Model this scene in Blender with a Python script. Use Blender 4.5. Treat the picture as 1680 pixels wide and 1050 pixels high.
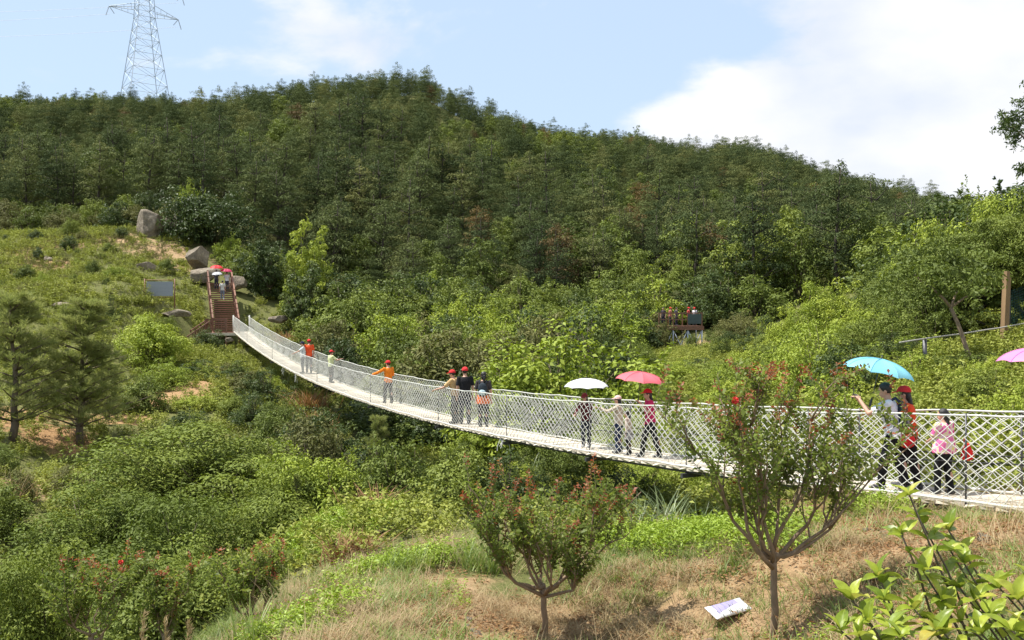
import bpy, bmesh, math, random
import numpy as np
from mathutils import Vector, Matrix, Quaternion

for o in list(bpy.data.objects):
    bpy.data.objects.remove(o, do_unlink=True)
SC = bpy.context.scene
COL = SC.collection
R = math.radians
random.seed(7)
RNG = np.random.default_rng(11)

# ------------------------------------------------------------------ camera, sky, sun, exposure
F = 1500.0                                   # focal length in pixels of the 1680 px wide photograph
cam_d = bpy.data.cameras.new('camera')
cam = bpy.data.objects.new('camera', cam_d)
COL.objects.link(cam)
cam.location = (0, 0, 0)
cam.rotation_euler = (R(90), 0, 0)
cam_d.sensor_width = 36.0
cam_d.lens = 36.0 * F / 1680.0
cam_d.clip_start = 0.05
cam_d.clip_end = 6000
SC.camera = cam

SUN_AZ, SUN_EL = R(-84), R(62)               # azimuth measured from +Y (into the picture) towards +X
sun_dir = Vector((math.sin(SUN_AZ) * math.cos(SUN_EL), math.cos(SUN_AZ) * math.cos(SUN_EL), math.sin(SUN_EL)))
sun_d = bpy.data.lights.new('sun', 'SUN')
sun_d.energy = 5.0
sun_d.angle = R(0.53)
sun_d.color = (1.0, 0.955, 0.88)
sun = bpy.data.objects.new('sun', sun_d)
COL.objects.link(sun)
sun.rotation_euler = (-sun_dir).to_track_quat('-Z', 'Y').to_euler()

world = bpy.data.worlds.new('World')
SC.world = world
world.use_nodes = True
WN, WL = world.node_tree.nodes, world.node_tree.links
WN.clear()
w_out = WN.new('ShaderNodeOutputWorld')
w_bg = WN.new('ShaderNodeBackground')
w_bg.inputs['Strength'].default_value = 0.072
w_sky = WN.new('ShaderNodeTexSky')
w_sky.sky_type = 'NISHITA'
w_sky.sun_disc = False
w_sky.sun_elevation = SUN_EL
w_sky.sun_rotation = SUN_AZ
w_sky.altitude = 300
w_sky.air_density = 1.0
w_sky.dust_density = 0.6
w_sky.ozone_density = 1.6
w_tc = WN.new('ShaderNodeTexCoord')
w_map = WN.new('ShaderNodeMapping')
w_map.inputs['Scale'].default_value = (1.0, 1.0, 1.9)
w_map.inputs['Location'].default_value = (4.6, 3.3, 5.12)
WL.new(w_tc.outputs['Generated'], w_map.inputs['Vector'])
w_n1 = WN.new('ShaderNodeTexNoise')
w_n1.inputs['Scale'].default_value = 2.6
w_n1.inputs['Detail'].default_value = 9
w_n1.inputs['Roughness'].default_value = 0.56
w_n1.inputs['Distortion'].default_value = 0.25
WL.new(w_map.outputs[0], w_n1.inputs['Vector'])
w_sep = WN.new('ShaderNodeSeparateXYZ')
WL.new(w_tc.outputs['Generated'], w_sep.inputs[0])
w_bias = WN.new('ShaderNodeMapRange')        # the cloud bank lies to the right of the hill and goes on round that side
w_bias.interpolation_type = 'SMOOTHSTEP'
w_bias.inputs['From Min'].default_value = -0.12
w_bias.inputs['From Max'].default_value = 0.42
w_bias.inputs['To Min'].default_value = -0.085
w_bias.inputs['To Max'].default_value = 0.20
WL.new(w_sep.outputs['X'], w_bias.inputs['Value'])
w_add = WN.new('ShaderNodeMath')
w_add.operation = 'ADD'
WL.new(w_n1.outputs['Fac'], w_add.inputs[0])
WL.new(w_bias.outputs[0], w_add.inputs[1])
w_ramp = WN.new('ShaderNodeMapRange')
w_ramp.interpolation_type = 'SMOOTHSTEP'
w_ramp.inputs['From Min'].default_value = 0.51
w_ramp.inputs['From Max'].default_value = 0.63
WL.new(w_add.outputs[0], w_ramp.inputs['Value'])
w_haze = WN.new('ShaderNodeMixRGB')          # thin high haze that whitens the blue
w_haze.inputs['Fac'].default_value = 0.62
w_haze.inputs['Color2'].default_value = (7.0, 8.7, 10.8, 1)
WL.new(w_sky.outputs[0], w_haze.inputs['Color1'])
w_mix = WN.new('ShaderNodeMixRGB')
w_n2 = WN.new('ShaderNodeTexNoise')          # thicker and thinner parts of the cloud
w_n2.inputs['Scale'].default_value = 5.0
w_n2.inputs['Detail'].default_value = 6
WL.new(w_map.outputs[0], w_n2.inputs['Vector'])
w_cc = WN.new('ShaderNodeValToRGB')
w_cc.color_ramp.elements[0].position = 0.34
w_cc.color_ramp.elements[0].color = (0.70, 0.76, 0.86, 1)
w_cc.color_ramp.elements[1].position = 0.60
w_cc.color_ramp.elements[1].color = (0.93, 0.93, 0.955, 1)
WL.new(w_n2.outputs['Fac'], w_cc.inputs['Fac'])
w_cs = WN.new('ShaderNodeVectorMath')
w_cs.operation = 'SCALE'
w_cs.inputs['Scale'].default_value = 9.6
WL.new(w_cc.outputs[0], w_cs.inputs[0])
WL.new(w_cs.outputs[0], w_mix.inputs['Color2'])
WL.new(w_ramp.outputs[0], w_mix.inputs['Fac'])
WL.new(w_haze.outputs[0], w_mix.inputs['Color1'])
WL.new(w_mix.outputs[0], w_bg.inputs['Color'])
WL.new(w_bg.outputs[0], w_out.inputs['Surface'])

SC.view_settings.view_transform = 'Standard'
SC.view_settings.look = 'None'
SC.view_settings.gamma = 1.0
SC.view_settings.use_curve_mapping = False
SC.view_settings.exposure = 0.74
SC.cycles.max_bounces = 6
SC.cycles.diffuse_bounces = 3
SC.cycles.glossy_bounces = 2
SC.cycles.transmission_bounces = 3
SC.cycles.transparent_max_bounces = 4
SC.cycles.use_denoising = True

# ------------------------------------------------------------------ helpers
def px(x, y, Y):
    """A point of the photograph at depth Y as a place in the world."""
    return Vector(((x - 840.0) / F * Y, Y, (525.0 - y) / F * Y))

def link(o, parent=None):
    COL.objects.link(o)
    if parent is not None:
        o.parent = parent
    return o

def tag(o, label=None, cat=None, group=None, kind=None):
    if label: o['label'] = label
    if cat: o['category'] = cat
    if group: o['group'] = group
    if kind: o['kind'] = kind
    return o

def empty(name, loc=(0, 0, 0), rz=0.0):
    o = bpy.data.objects.new(name, None)
    o.empty_display_size = 0.2
    COL.objects.link(o)
    o.location = loc
    o.rotation_euler = (0, 0, rz)
    return o

def copy_tree(o, parent=None):
    c = o.copy()
    COL.objects.link(c)
    c.parent = parent
    for ch in o.children:
        copy_tree(ch, c)
    return c

def np_mesh(name, verts, quads=None, tris=None, tint=None, mat=None, smooth=False):
    verts = np.asarray(verts, dtype=np.float32).reshape(-1, 3)
    me = bpy.data.meshes.new(name)
    me.vertices.add(len(verts))
    me.vertices.foreach_set('co', verts.ravel())
    idx, starts, tot = [], [], 0
    nq = nt = 0
    if quads is not None and len(quads):
        q = np.asarray(quads, dtype=np.int32).reshape(-1, 4)
        nq = len(q); idx.append(q.ravel()); starts.append(np.arange(nq) * 4); tot += nq * 4
    if tris is not None and len(tris):
        t = np.asarray(tris, dtype=np.int32).reshape(-1, 3)
        nt = len(t); idx.append(t.ravel()); starts.append(tot + np.arange(nt) * 3)
    if idx:
        idx = np.concatenate(idx).astype(np.int32)
        starts = np.concatenate(starts).astype(np.int32)
        me.loops.add(len(idx)); me.loops.foreach_set('vertex_index', idx)
        me.polygons.add(nq + nt); me.polygons.foreach_set('loop_start', starts)
        if tint is None:
            me.polygons.foreach_set('use_smooth', np.full(nq + nt, bool(smooth), dtype=bool))
    me.update(calc_edges=True)
    if tint is not None:
        a = me.attributes.new('tint', 'FLOAT', 'FACE')
        a.data.foreach_set('value', np.asarray(tint, dtype=np.float32))
    if mat is not None:
        me.materials.append(mat)
    return me

def mobj(name, me, parent=None, loc=None):
    o = bpy.data.objects.new(name, me)
    COL.objects.link(o)
    if parent is not None: o.parent = parent
    if loc is not None: o.location = loc
    return o

class MB:
    """Collects boxes, bars and tubes; build() links them as one mesh object."""
    def __init__(self):
        self.v, self.q, self.t, self.n = [], [], [], 0
    def add(self, v, q=None, t=None):
        v = np.asarray(v, dtype=np.float32).reshape(-1, 3)
        self.v.append(v)
        if q is not None and len(q): self.q.append(np.asarray(q, dtype=np.int32).reshape(-1, 4) + self.n)
        if t is not None and len(t): self.t.append(np.asarray(t, dtype=np.int32).reshape(-1, 3) + self.n)
        self.n += len(v)
        return self
    def box(self, c, s, rz=0.0):
        cx, cy, cz = c; sx, sy, sz = [k / 2 for k in s]
        p = np.array([[x, y, z] for x in (-sx, sx) for y in (-sy, sy) for z in (-sz, sz)])
        if rz:
            ca, sa = math.cos(rz), math.sin(rz)
            p = np.stack([p[:, 0] * ca - p[:, 1] * sa, p[:, 0] * sa + p[:, 1] * ca, p[:, 2]], 1)
        return self.add(p + np.array([cx, cy, cz]), [[0, 1, 3, 2], [4, 6, 7, 5], [0, 4, 5, 1], [2, 3, 7, 6], [0, 2, 6, 4], [1, 5, 7, 3]])
    def bar(self, a, b, w, h):
        """A box section w wide and h high from a to b."""
        a, b = Vector(a), Vector(b)
        d = (b - a).normalized()
        up = Vector((0, 0, 1)) if abs(d.z) < 0.95 else Vector((0, 1, 0))
        s = d.cross(up).normalized(); u = s.cross(d).normalized()
        vs = []
        for p in (a, b):
            for i, j in ((-1, -1), (1, -1), (1, 1), (-1, 1)):
                vs.append(tuple(p + s * (i * w / 2) + u * (j * h / 2)))
        return self.add(vs, [[0, 1, 5, 4], [1, 2, 6, 5], [2, 3, 7, 6], [3, 0, 4, 7], [0, 3, 2, 1], [4, 5, 6, 7]])
    def tube(self, pts, rad, n=6, cap=True):
        pts = np.asarray(pts, dtype=np.float64).reshape(-1, 3)
        m = len(pts)
        rad = np.broadcast_to(np.asarray(rad, dtype=np.float64), (m,))
        d = np.gradient(pts, axis=0)
        d /= np.linalg.norm(d, axis=1)[:, None] + 1e-12
        ref = np.where(np.abs(d[:, 2:3]) < 0.9, np.array([[0, 0, 1.0]]), np.array([[1.0, 0, 0]]))
        if m > 1: ref[:] = ref[0]
        s = np.cross(d, ref); s /= np.linalg.norm(s, axis=1)[:, None] + 1e-12
        u = np.cross(s, d)
        a = np.arange(n) * 2 * math.pi / n
        ring = pts[:, None, :] + rad[:, None, None] * (np.cos(a)[None, :, None] * s[:, None, :] + np.sin(a)[None, :, None] * u[:, None, :])
        v = ring.reshape(-1, 3)
        i, j = np.meshgrid(np.arange(m - 1), np.arange(n), indexing='ij')
        k = (j + 1) % n
        q = np.stack([i * n + j, i * n + k, (i + 1) * n + k, (i + 1) * n + j], -1).reshape(-1, 4)
        t = []
        if cap:
            t = [[0, b + 1, b] for b in range(1, n - 1)] + [[(m - 1) * n, (m - 1) * n + b, (m - 1) * n + b + 1] for b in range(1, n - 1)]
        return self.add(v, q, t)
    def mesh(self, name, mat=None, smooth=False):
        return np_mesh(name, np.concatenate(self.v), np.concatenate(self.q) if self.q else None,
                       np.concatenate(self.t) if self.t else None, None, mat, smooth)
    def build(self, name, mat=None, parent=None, smooth=False):
        return mobj(name, self.mesh(name, mat, smooth), parent)

def unit(a):
    return a / (np.linalg.norm(a, axis=-1, keepdims=True) + 1e-9)

# value noise -------------------------------------------------------------
def _hash(ix, iy, seed):
    h = (ix.astype(np.int64) * 374761393 + iy.astype(np.int64) * 668265263 + seed * 1442695041) & 0x7fffffff
    h = ((h ^ (h >> 13)) * 1274126177) & 0x7fffffff
    return ((h ^ (h >> 16)) & 0xffff) / 65535.0

def vnoise(x, y, seed=0):
    x, y = np.asarray(x, float), np.asarray(y, float)
    ix, iy = np.floor(x), np.floor(y)
    fx, fy = x - ix, y - iy
    fx, fy = fx * fx * (3 - 2 * fx), fy * fy * (3 - 2 * fy)
    a, b = _hash(ix, iy, seed), _hash(ix + 1, iy, seed)
    c, d = _hash(ix, iy + 1, seed), _hash(ix + 1, iy + 1, seed)
    return (a * (1 - fx) + b * fx) * (1 - fy) + (c * (1 - fx) + d * fx) * fy

def fbm(x, y, seed=0, oct=4):
    s, a = 0.0, 0.5
    for k in range(oct):
        s = s + a * vnoise(x * 2 ** k, y * 2 ** k, seed + k * 17)
        a *= 0.5
    return s

# ------------------------------------------------------------------ materials
def base_mat(name):
    m = bpy.data.materials.new(name)
    m.use_nodes = True
    nt = m.node_tree
    return m, nt.nodes, nt.links, nt.nodes['Principled BSDF']

def noise_node(N, L, scale, detail=4, rough=0.55, coord='Object', stretch=None):
    tc = N.new('ShaderNodeTexCoord')
    n = N.new('ShaderNodeTexNoise')
    n.inputs['Scale'].default_value = scale
    n.inputs['Detail'].default_value = detail
    n.inputs['Roughness'].default_value = rough
    if stretch:
        mp = N.new('ShaderNodeMapping')
        mp.inputs['Scale'].default_value = stretch
        L.new(tc.outputs[coord], mp.inputs['Vector'])
        L.new(mp.outputs[0], n.inputs['Vector'])
    else:
        L.new(tc.outputs[coord], n.inputs['Vector'])
    return n

def ramp_node(N, L, src, stops):
    r = N.new('ShaderNodeValToRGB')
    e = r.color_ramp.elements
    while len(e) < len(stops): e.new(0.5)
    for k, (p, c) in enumerate(stops):
        e[k].position = p
        e[k].color = (*c, 1)
    L.new(src, r.inputs['Fac'])
    return r

def simple_mat(name, col, rough=0.6, var=0.25, scale=9.0, metal=0.0, bump=0.15, spec=0.4, rnd=0.0, stretch=None):
    """Colour with broken-up tone, fine relief and, if rnd, a different tone for each object."""
    m, N, L, B = base_mat(name)
    n = noise_node(N, L, scale, 6, 0.6, stretch=stretch)
    c = np.array(col)
    r = ramp_node(N, L, n.outputs['Fac'], [(0.28, tuple(c * (1 - var))), (0.72, tuple(np.minimum(c * (1 + var), 1.0)))])
    src = r.outputs[0]
    if rnd:
        oi = N.new('ShaderNodeObjectInfo')
        mr = N.new('ShaderNodeMapRange')
        mr.inputs['To Min'].default_value = 1 - rnd
        mr.inputs['To Max'].default_value = 1 + rnd
        L.new(oi.outputs['Random'], mr.inputs['Value'])
        vm = N.new('ShaderNodeVectorMath'); vm.operation = 'SCALE'
        L.new(src, vm.inputs[0]); L.new(mr.outputs[0], vm.inputs['Scale'])
        src = vm.outputs[0]
    L.new(src, B.inputs['Base Color'])
    B.inputs['Roughness'].default_value = rough
    B.inputs['Metallic'].default_value = metal
    B.inputs['Specular IOR Level'].default_value = spec
    if bump:
        n2 = noise_node(N, L, scale * 4, 5, 0.65, stretch=stretch)
        b = N.new('ShaderNodeBump')
        b.inputs['Strength'].default_value = bump
        b.inputs['Distance'].default_value = 0.02
        L.new(n2.outputs['Fac'], b.inputs['Height'])
        L.new(b.outputs[0], B.inputs['Normal'])
    return m

def leaf_mat(name, stops, transl=0.28, rough=0.5, spec=0.35, objw=0.5):
    """Leaves: colour from a per-leaf tint mixed with a per-plant random, part of the light passes through."""
    m, N, L, B = base_mat(name)
    at = N.new('ShaderNodeAttribute'); at.attribute_name = 'tint'
    oi = N.new('ShaderNodeObjectInfo')
    mx = N.new('ShaderNodeMath'); mx.operation = 'MULTIPLY'; mx.inputs[1].default_value = 1 - objw
    my = N.new('ShaderNodeMath'); my.operation = 'MULTIPLY_ADD'; my.inputs[1].default_value = objw
    L.new(at.outputs['Fac'], mx.inputs[0])
    L.new(oi.outputs['Random'], my.inputs[0]); L.new(mx.outputs[0], my.inputs[2])
    r = ramp_node(N, L, my.outputs[0], stops)
    L.new(r.outputs[0], B.inputs['Base Color'])
    B.inputs['Roughness'].default_value = rough
    B.inputs['Specular IOR Level'].default_value = spec
    tr = N.new('ShaderNodeBsdfTranslucent')
    hs = N.new('ShaderNodeHueSaturation')
    hs.inputs['Saturation'].default_value = 1.1
    hs.inputs['Value'].default_value = 1.25
    L.new(r.outputs[0], hs.inputs['Color']); L.new(hs.outputs[0], tr.inputs['Color'])
    mix = N.new('ShaderNodeMixShader'); mix.inputs['Fac'].default_value = transl
    L.new(B.outputs[0], mix.inputs[1]); L.new(tr.outputs[0], mix.inputs[2])
    out = [k for k in N if k.type == 'OUTPUT_MATERIAL'][0]
    L.new(mix.outputs[0], out.inputs['Surface'])
    return m

M = {}
M['pine'] = leaf_mat('pine_needles', [(0.0, (0.036, 0.054, 0.023)), (0.35, (0.074, 0.098, 0.037)), (0.7, (0.120, 0.144, 0.052)), (1.0, (0.195, 0.195, 0.070))], 0.15, 0.8, 0.08, 0.75)
M['pine_brown'] = leaf_mat('dead_pine_needles', [(0.0, (0.09, 0.06, 0.025)), (0.6, (0.15, 0.105, 0.04)), (1.0, (0.20, 0.14, 0.05))], 0.15, 0.7, 0.2)
M['pine_near'] = leaf_mat('young_pine_needles', [(0.0, (0.15, 0.18, 0.055)), (0.5, (0.24, 0.27, 0.085)), (1.0, (0.33, 0.34, 0.13))], 0.42, 0.6, 0.15, 0.2)
M['broad'] = leaf_mat('broad_leaves', [(0.0, (0.063, 0.086, 0.021)), (0.45, (0.132, 0.170, 0.034)), (1.0, (0.230, 0.270, 0.052))], 0.18, 0.6, 0.18, 0.6)
M['lime'] = leaf_mat('lime_leaves', [(0.0, (0.149, 0.196, 0.030)), (0.5, (0.253, 0.316, 0.044)), (1.0, (0.380, 0.425, 0.069))], 0.18, 0.6, 0.18, 0.5)
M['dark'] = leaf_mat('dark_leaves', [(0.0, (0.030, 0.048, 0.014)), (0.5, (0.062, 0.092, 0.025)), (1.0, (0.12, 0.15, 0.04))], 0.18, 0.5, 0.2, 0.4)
M['olive'] = leaf_mat('olive_leaves', [(0.0, (0.085, 0.088, 0.030)), (0.5, (0.14, 0.145, 0.046)), (1.0, (0.21, 0.205, 0.075))], 0.18, 0.65, 0.15, 0.5)
M['canopy'] = leaf_mat('canopy_leaves', [(0.0, (0.062, 0.085, 0.016)), (0.5, (0.118, 0.158, 0.026)), (1.0, (0.22, 0.26, 0.045))], 0.18, 0.6, 0.15, 0.5)
M['weed'] = leaf_mat('weed_leaves', [(0.0, (0.144, 0.162, 0.034)), (0.5, (0.240, 0.270, 0.050)), (1.0, (0.384, 0.402, 0.090))], 0.18, 0.6, 0.18, 0.6)
M['lime_weed'] = leaf_mat('lime_weed_leaves', [(0.0, (0.179, 0.263, 0.026)), (1.0, (0.315, 0.410, 0.053))], 0.18, 0.5, 0.3, 0.5)
M['grass'] = leaf_mat('grass_blades', [(0.0, (0.10, 0.15, 0.03)), (0.5, (0.17, 0.23, 0.05)), (1.0, (0.28, 0.31, 0.09))], 0.3, 0.5, 0.35, 0.6)
M['dry'] = leaf_mat('dry_grass_blades', [(0.0, (0.23, 0.16, 0.085)), (0.5, (0.36, 0.27, 0.145)), (1.0, (0.50, 0.40, 0.23))], 0.25, 0.65, 0.25, 0.5)
M['blade'] = leaf_mat('reed_blades', [(0.0, (0.07, 0.11, 0.04)), (0.5, (0.13, 0.18, 0.07)), (1.0, (0.24, 0.29, 0.13))], 0.28, 0.4, 0.45, 0.3)
M['brown_litter'] = leaf_mat('dry_fern_fronds', [(0.0, (0.14, 0.07, 0.03)), (0.5, (0.25, 0.14, 0.065)), (1.0, (0.36, 0.23, 0.11))], 0.2, 0.7, 0.2, 0.3)
M['myrtle'] = leaf_mat('myrtle_leaves', [(0.0, (0.10, 0.14, 0.032)), (0.6, (0.185, 0.235, 0.05)), (1.0, (0.29, 0.32, 0.08))], 0.42, 0.5, 0.2, 0.1)
M['myrtle_red'] = leaf_mat('young_red_leaves', [(0.0, (0.20, 0.065, 0.035)), (0.6, (0.32, 0.105, 0.05)), (1.0, (0.34, 0.22, 0.07))], 0.36, 0.5, 0.3, 0.1)
M['forest_bark'] = simple_mat('forest_bark', (0.06, 0.048, 0.036), 0.9, 0.3, 10, bump=0)
M['bark'] = simple_mat('bark', (0.13, 0.10, 0.07), 0.85, 0.35, 14, bump=0.5, stretch=(1, 1, 0.25))
M['pale_bark'] = simple_mat('pale_bark', (0.24, 0.17, 0.11), 0.8, 0.3, 22, bump=0.4, stretch=(1, 1, 0.3))
M['wood'] = simple_mat('stained_wood', (0.21, 0.105, 0.066), 0.55, 0.25, 12, bump=0.2, rnd=0.18, stretch=(1, 1, 1))
M['post_wood'] = simple_mat('weathered_post', (0.24, 0.15, 0.075), 0.8, 0.25, 8, bump=0.4, stretch=(1, 1, 0.15))
M['plank'] = simple_mat('bleached_planks', (0.55, 0.49, 0.39), 0.85, 0.26, 4, bump=0.35, rnd=0.2, spec=0.2)
M['rope'] = simple_mat('white_rope', (0.58, 0.58, 0.53), 0.8, 0.10, 30, bump=0.1, spec=0.2)
M['steel'] = simple_mat('dull_steel', (0.10, 0.10, 0.105), 0.5, 0.3, 20, metal=0.6, bump=0.1)
M['grey_steel'] = simple_mat('galvanised_steel', (0.44, 0.50, 0.58), 0.6, 0.12, 2, metal=0.2, bump=0.0)
M['wire'] = simple_mat('wire', (0.55, 0.58, 0.63), 0.6, 0.05, 1, bump=0.0)
M['rock'] = None
M['black_cable'] = simple_mat('black_cable', (0.02, 0.02, 0.022), 0.6, 0.1, 10, bump=0.0)
# ------------------------------------------------------------------ the lie of the land
def P3(x, y, Y):
    p = px(x, y, Y)
    return (p.x, p.y, p.z)

RIDGE = [(-420, 165, 330), (-200, 160, 310), (0, 157, 285), (100, 163, 285), (200, 160, 285), (300, 168, 275), (370, 163, 262), (440, 148, 245), (500, 134, 232),
         (600, 125, 222), (690, 119, 215), (735, 146, 218), (780, 172, 222), (820, 188, 226), (900, 207, 238), (990, 218, 250), (1050, 225, 258),
         (1100, 235, 262), (1140, 246, 266), (1200, 236, 270), (1250, 243, 272), (1300, 258, 272), (1340, 277, 270), (1400, 293, 266),
         (1450, 305, 262), (1560, 328, 255), (1700, 338, 250), (1900, 345, 245), (2200, 350, 245)]
TREE_H = 6.0
ctrl = []
for (x, y, Y) in RIDGE:
    p = px(x, y, Y)
    ctrl.append((p.x, p.y, p.z - TREE_H * 0.92))
    ctrl.append((p.x * 1.33, p.y * 1.33 + 10, p.z * 0.55))
for x in range(-260, 2000, 150):                      # middle of the hillside
    yr = np.interp(x, [r[0] for r in RIDGE], [r[1] for r in RIDGE]); Yr = np.interp(x, [r[0] for r in RIDGE], [r[2] for r in RIDGE])
    p = px(x, yr, Yr)
    q = px(x, 470, 100)
    f = 0.52
    ctrl.append((q.x + (p.x - q.x) * f, q.y + (p.y - q.y) * f, q.z - 1 + (p.z - TREE_H - q.z) * f * 1.0))
    if x > 420:
        ctrl.append((q.x, q.y, 2.2))
ctrl += [P3(*a) for a in [
    # bank on the right, near end of the bridge
    (1268, 1047, 8.5), (1400, 838, 13.3), (1560, 838, 11.9), (1680, 838, 11.0), (1500, 905, 9.0), (1650, 950, 7.0), (1100, 952, 10.5), (1195, 990, 9.5),
    (893, 1046, 10.0), (700, 1002, 9.5), (500, 1045, 9.0), (600, 962, 11.0), (640, 905, 15), (560, 850, 20), (500, 815, 26), (700, 862, 18), (860, 880, 15), (1000, 890, 13.0),
    (1150, 880, 12.5), (1250, 870, 12.5), (1300, 850, 14.5),
    (1600, 795, 13.6), (1700, 795, 13.0), (1500, 770, 15.5), (1600, 690, 18), (1600, 625, 25), (1647, 568, 29), (1520, 610, 26), (1400, 650, 24), (1400, 722, 18.5),
    (1300, 660, 27), (1100, 672, 36), (1250, 598, 48), (1400, 590, 36), (1500, 580, 33), (1450, 565, 42), (1560, 535, 44), (1600, 555, 34), (1680, 505, 42), (1760, 490, 38), (1900, 480, 30), (1850, 600, 22), (1450, 490, 65), (1680, 440, 62),
    # valley
    (1200, 860, 17.5), (1000, 850, 21), (900, 820, 26), (700, 782, 32), (560, 770, 37), (600, 690, 46), (700, 652, 52), (850, 655, 46), (980, 650, 44), (620, 600, 62), (500, 590, 66), (760, 590, 66),
    (900, 590, 68), (1050, 580, 70), (1150, 568, 76), (1000, 530, 86), (800, 530, 86), (600, 530, 86), (500, 512, 78),
    # lower left
    (430, 700, 43), (380, 640, 52), (340, 628, 51), (210, 690, 42), (100, 745, 37), (130, 728, 38), (15, 716, 36), (50, 815, 28), (-100, 800, 27), (-150, 720, 36), (260, 640, 50),
    # left hillside with the meadow and the steps
    (350, 577, 66), (316, 583, 66), (400, 572, 66), (262, 504, 66), (250, 525, 63.5), (60, 562, 55), (160, 545, 58), (-100, 560, 54), (40, 470, 70), (150, 450, 74), (100, 402, 86), (0, 400, 86), (-150, 395, 88),
    (240, 387, 91), (345, 470, 78), (330, 420, 88), (400, 470, 80), (440, 500, 78), (380, 400, 94), (300, 380, 98), (100, 378, 104), (-100, 372, 106), (368, 537, 72), (340, 532, 71), (360, 500, 75), (335, 497, 75), (420, 380, 104)]]
ctrl += [(0, 0, -1.65), (2, 2, -1.75), (-3, 1, -2.1), (2.2, 3.6, -1.95), (4.5, 4.0, -1.85), (6, 1, -1.6), (0, 5.5, -2.35), (-2.5, 6, -2.75), (9, 6, -1.9), (14, 9, -1.9),
         (-8, 22, -6.9), (-6, 14, -5.6), (-4, 9.5, -4.3), (-10, 15, -6.6), (-13, 22, -6.4), (-5, 5, -3.6), (-10, 6, -4.6), (-12, -4, -4), (8, -8, -1.2), (0, -8, -1.0), (-16, 12, -6.5), (-28, 25, -5.5), (-34, 45, -3.5),
         (30, 20, -0.5), (34, 50, 3.6), (48, 90, 6), (70, 60, 8), (60, 10, 4), (-60, 20, -2), (-60, 60, 2), (-70, 100, 8), (-150, 60, 0), (-150, 150, 16), (150, 60, 14), (150, 0, 10), (-150, -100, -6), (150, -100, 0),
         (-2, 26, -6.1), (0, 33, -5.6), (4, 23, -5.0), (-9, 33, -6.2), (-6.5, 42, -5.4)]
ctrl = np.array(ctrl, dtype=np.float64)
_C = 2.0
def _phi(d2): return np.sqrt(d2 + _C * _C)
_n = len(ctrl)
_A = np.zeros((_n + 3, _n + 3))
_d2 = ((ctrl[:, None, :2] - ctrl[None, :, :2]) ** 2).sum(-1)
_A[:_n, :_n] = _phi(_d2) - 0.0005 * np.eye(_n) * _C
_A[:_n, _n] = 1; _A[:_n, _n + 1:] = ctrl[:, :2] / 100
_A[_n, :_n] = 1; _A[_n + 1:, :_n] = ctrl[:, :2].T / 100
_w = np.linalg.solve(_A, np.concatenate([ctrl[:, 2], np.zeros(3)]))

# the footbridge's line: X = c - 0.47 Y, with c = 11.4 at the near edge of the deck and 12.54 at the far one
BK = 0.47
_bp = [(11.07, -2.25), (13.5, -2.48), (16.4, -2.73), (20.8, -3.02), (24.3, -3.13), (29.5, -3.25), (36.4, -3.27), (44.8, -3.05), (56, -2.31), (68.5, -0.9)]
_bz = np.polyfit([a for a, b in _bp], [b for a, b in _bp], 3)
def deck_z(Y): return np.polyval(_bz, Y)
AX = np.array([-BK, 1.0]) / math.hypot(BK, 1)          # along the bridge, away from the camera
PX = np.array([1.0, BK]) / math.hypot(BK, 1)           # across it, away from the camera
def deck_point(x, t):
    """Where the photograph's column x meets the deck, t = 0 at the near edge and 1 at the far one."""
    Y = (11.4 + 1.14 * t) / ((x - 840) / F + BK)
    return np.array([(x - 840) / F * Y, Y, deck_z(Y)])

def ground(x, y, rough=True):
    x = np.atleast_1d(np.asarray(x, float)); y = np.atleast_1d(np.asarray(y, float))
    out = np.empty(x.shape)
    xf, yf, of = x.ravel(), y.ravel(), np.empty(x.size)
    for i in range(0, x.size, 20000):
        a, b = xf[i:i + 20000], yf[i:i + 20000]
        d2 = (a[:, None] - ctrl[None, :, 0]) ** 2 + (b[:, None] - ctrl[None, :, 1]) ** 2
        of[i:i + 20000] = _phi(d2) @ _w[:_n] + _w[_n] + (a * _w[_n + 1] + b * _w[_n + 2]) / 100
    if rough:
        dist = np.hypot(xf, yf)
        amp = np.clip(dist / 60, 0.10, 3.0)
        of = of + amp * 0.55 * (fbm(xf / (3 + amp * 6), yf / (3 + amp * 6), 3) - 0.47) + 0.10 * (fbm(xf / 0.8, yf / 0.8, 9, 3) - 0.44) * np.clip(1.6 - dist / 60, 0.2, 1)
    # keep the ground clear of the deck
    c = xf + BK * yf - 11.97
    w = np.exp(-(c / 1.9) ** 2)
    over = (yf > 13.6) & (yf < 67.5)
    lim = deck_z(yf) - 0.28 - np.clip(np.minimum(yf - 13.6, 67.5 - yf) * 0.4, 0, 1.0)
    of = np.where(over & (np.abs(c) < 2.4), of - np.maximum(of - lim, 0) * np.clip(w * 1.4, 0, 1), of)
    near = (yf <= 13.6) & (np.abs(c) < 2.6) & (yf > 6)
    of = np.where(near, of + (deck_z(np.maximum(yf, 9.5)) - 0.16 - of) * np.clip((2.2 - np.abs(c)) / 1.2, 0, 1), of)
    # and below the wooden steps
    u, v = xf + 21.75, yf - 69.55
    al = (u * -2.7 + v * 6.9) / 7.41; ac = np.abs((u * 6.9 + v * 2.7) / 7.41)
    lim = -0.95 + 4.05 * np.clip(al / 7.41, 0, 1) - 0.38
    wgt = np.clip((2.0 - ac) / 0.7, 0, 1) * np.clip((al + 2.8) / 0.8, 0, 1) * np.clip((8.0 - al) / 0.8, 0, 1)
    of = of - np.maximum(of - lim, 0) * wgt
    out = of.reshape(x.shape)
    return out
def gz(x, y): return float(ground(x, y)[0])

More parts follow.
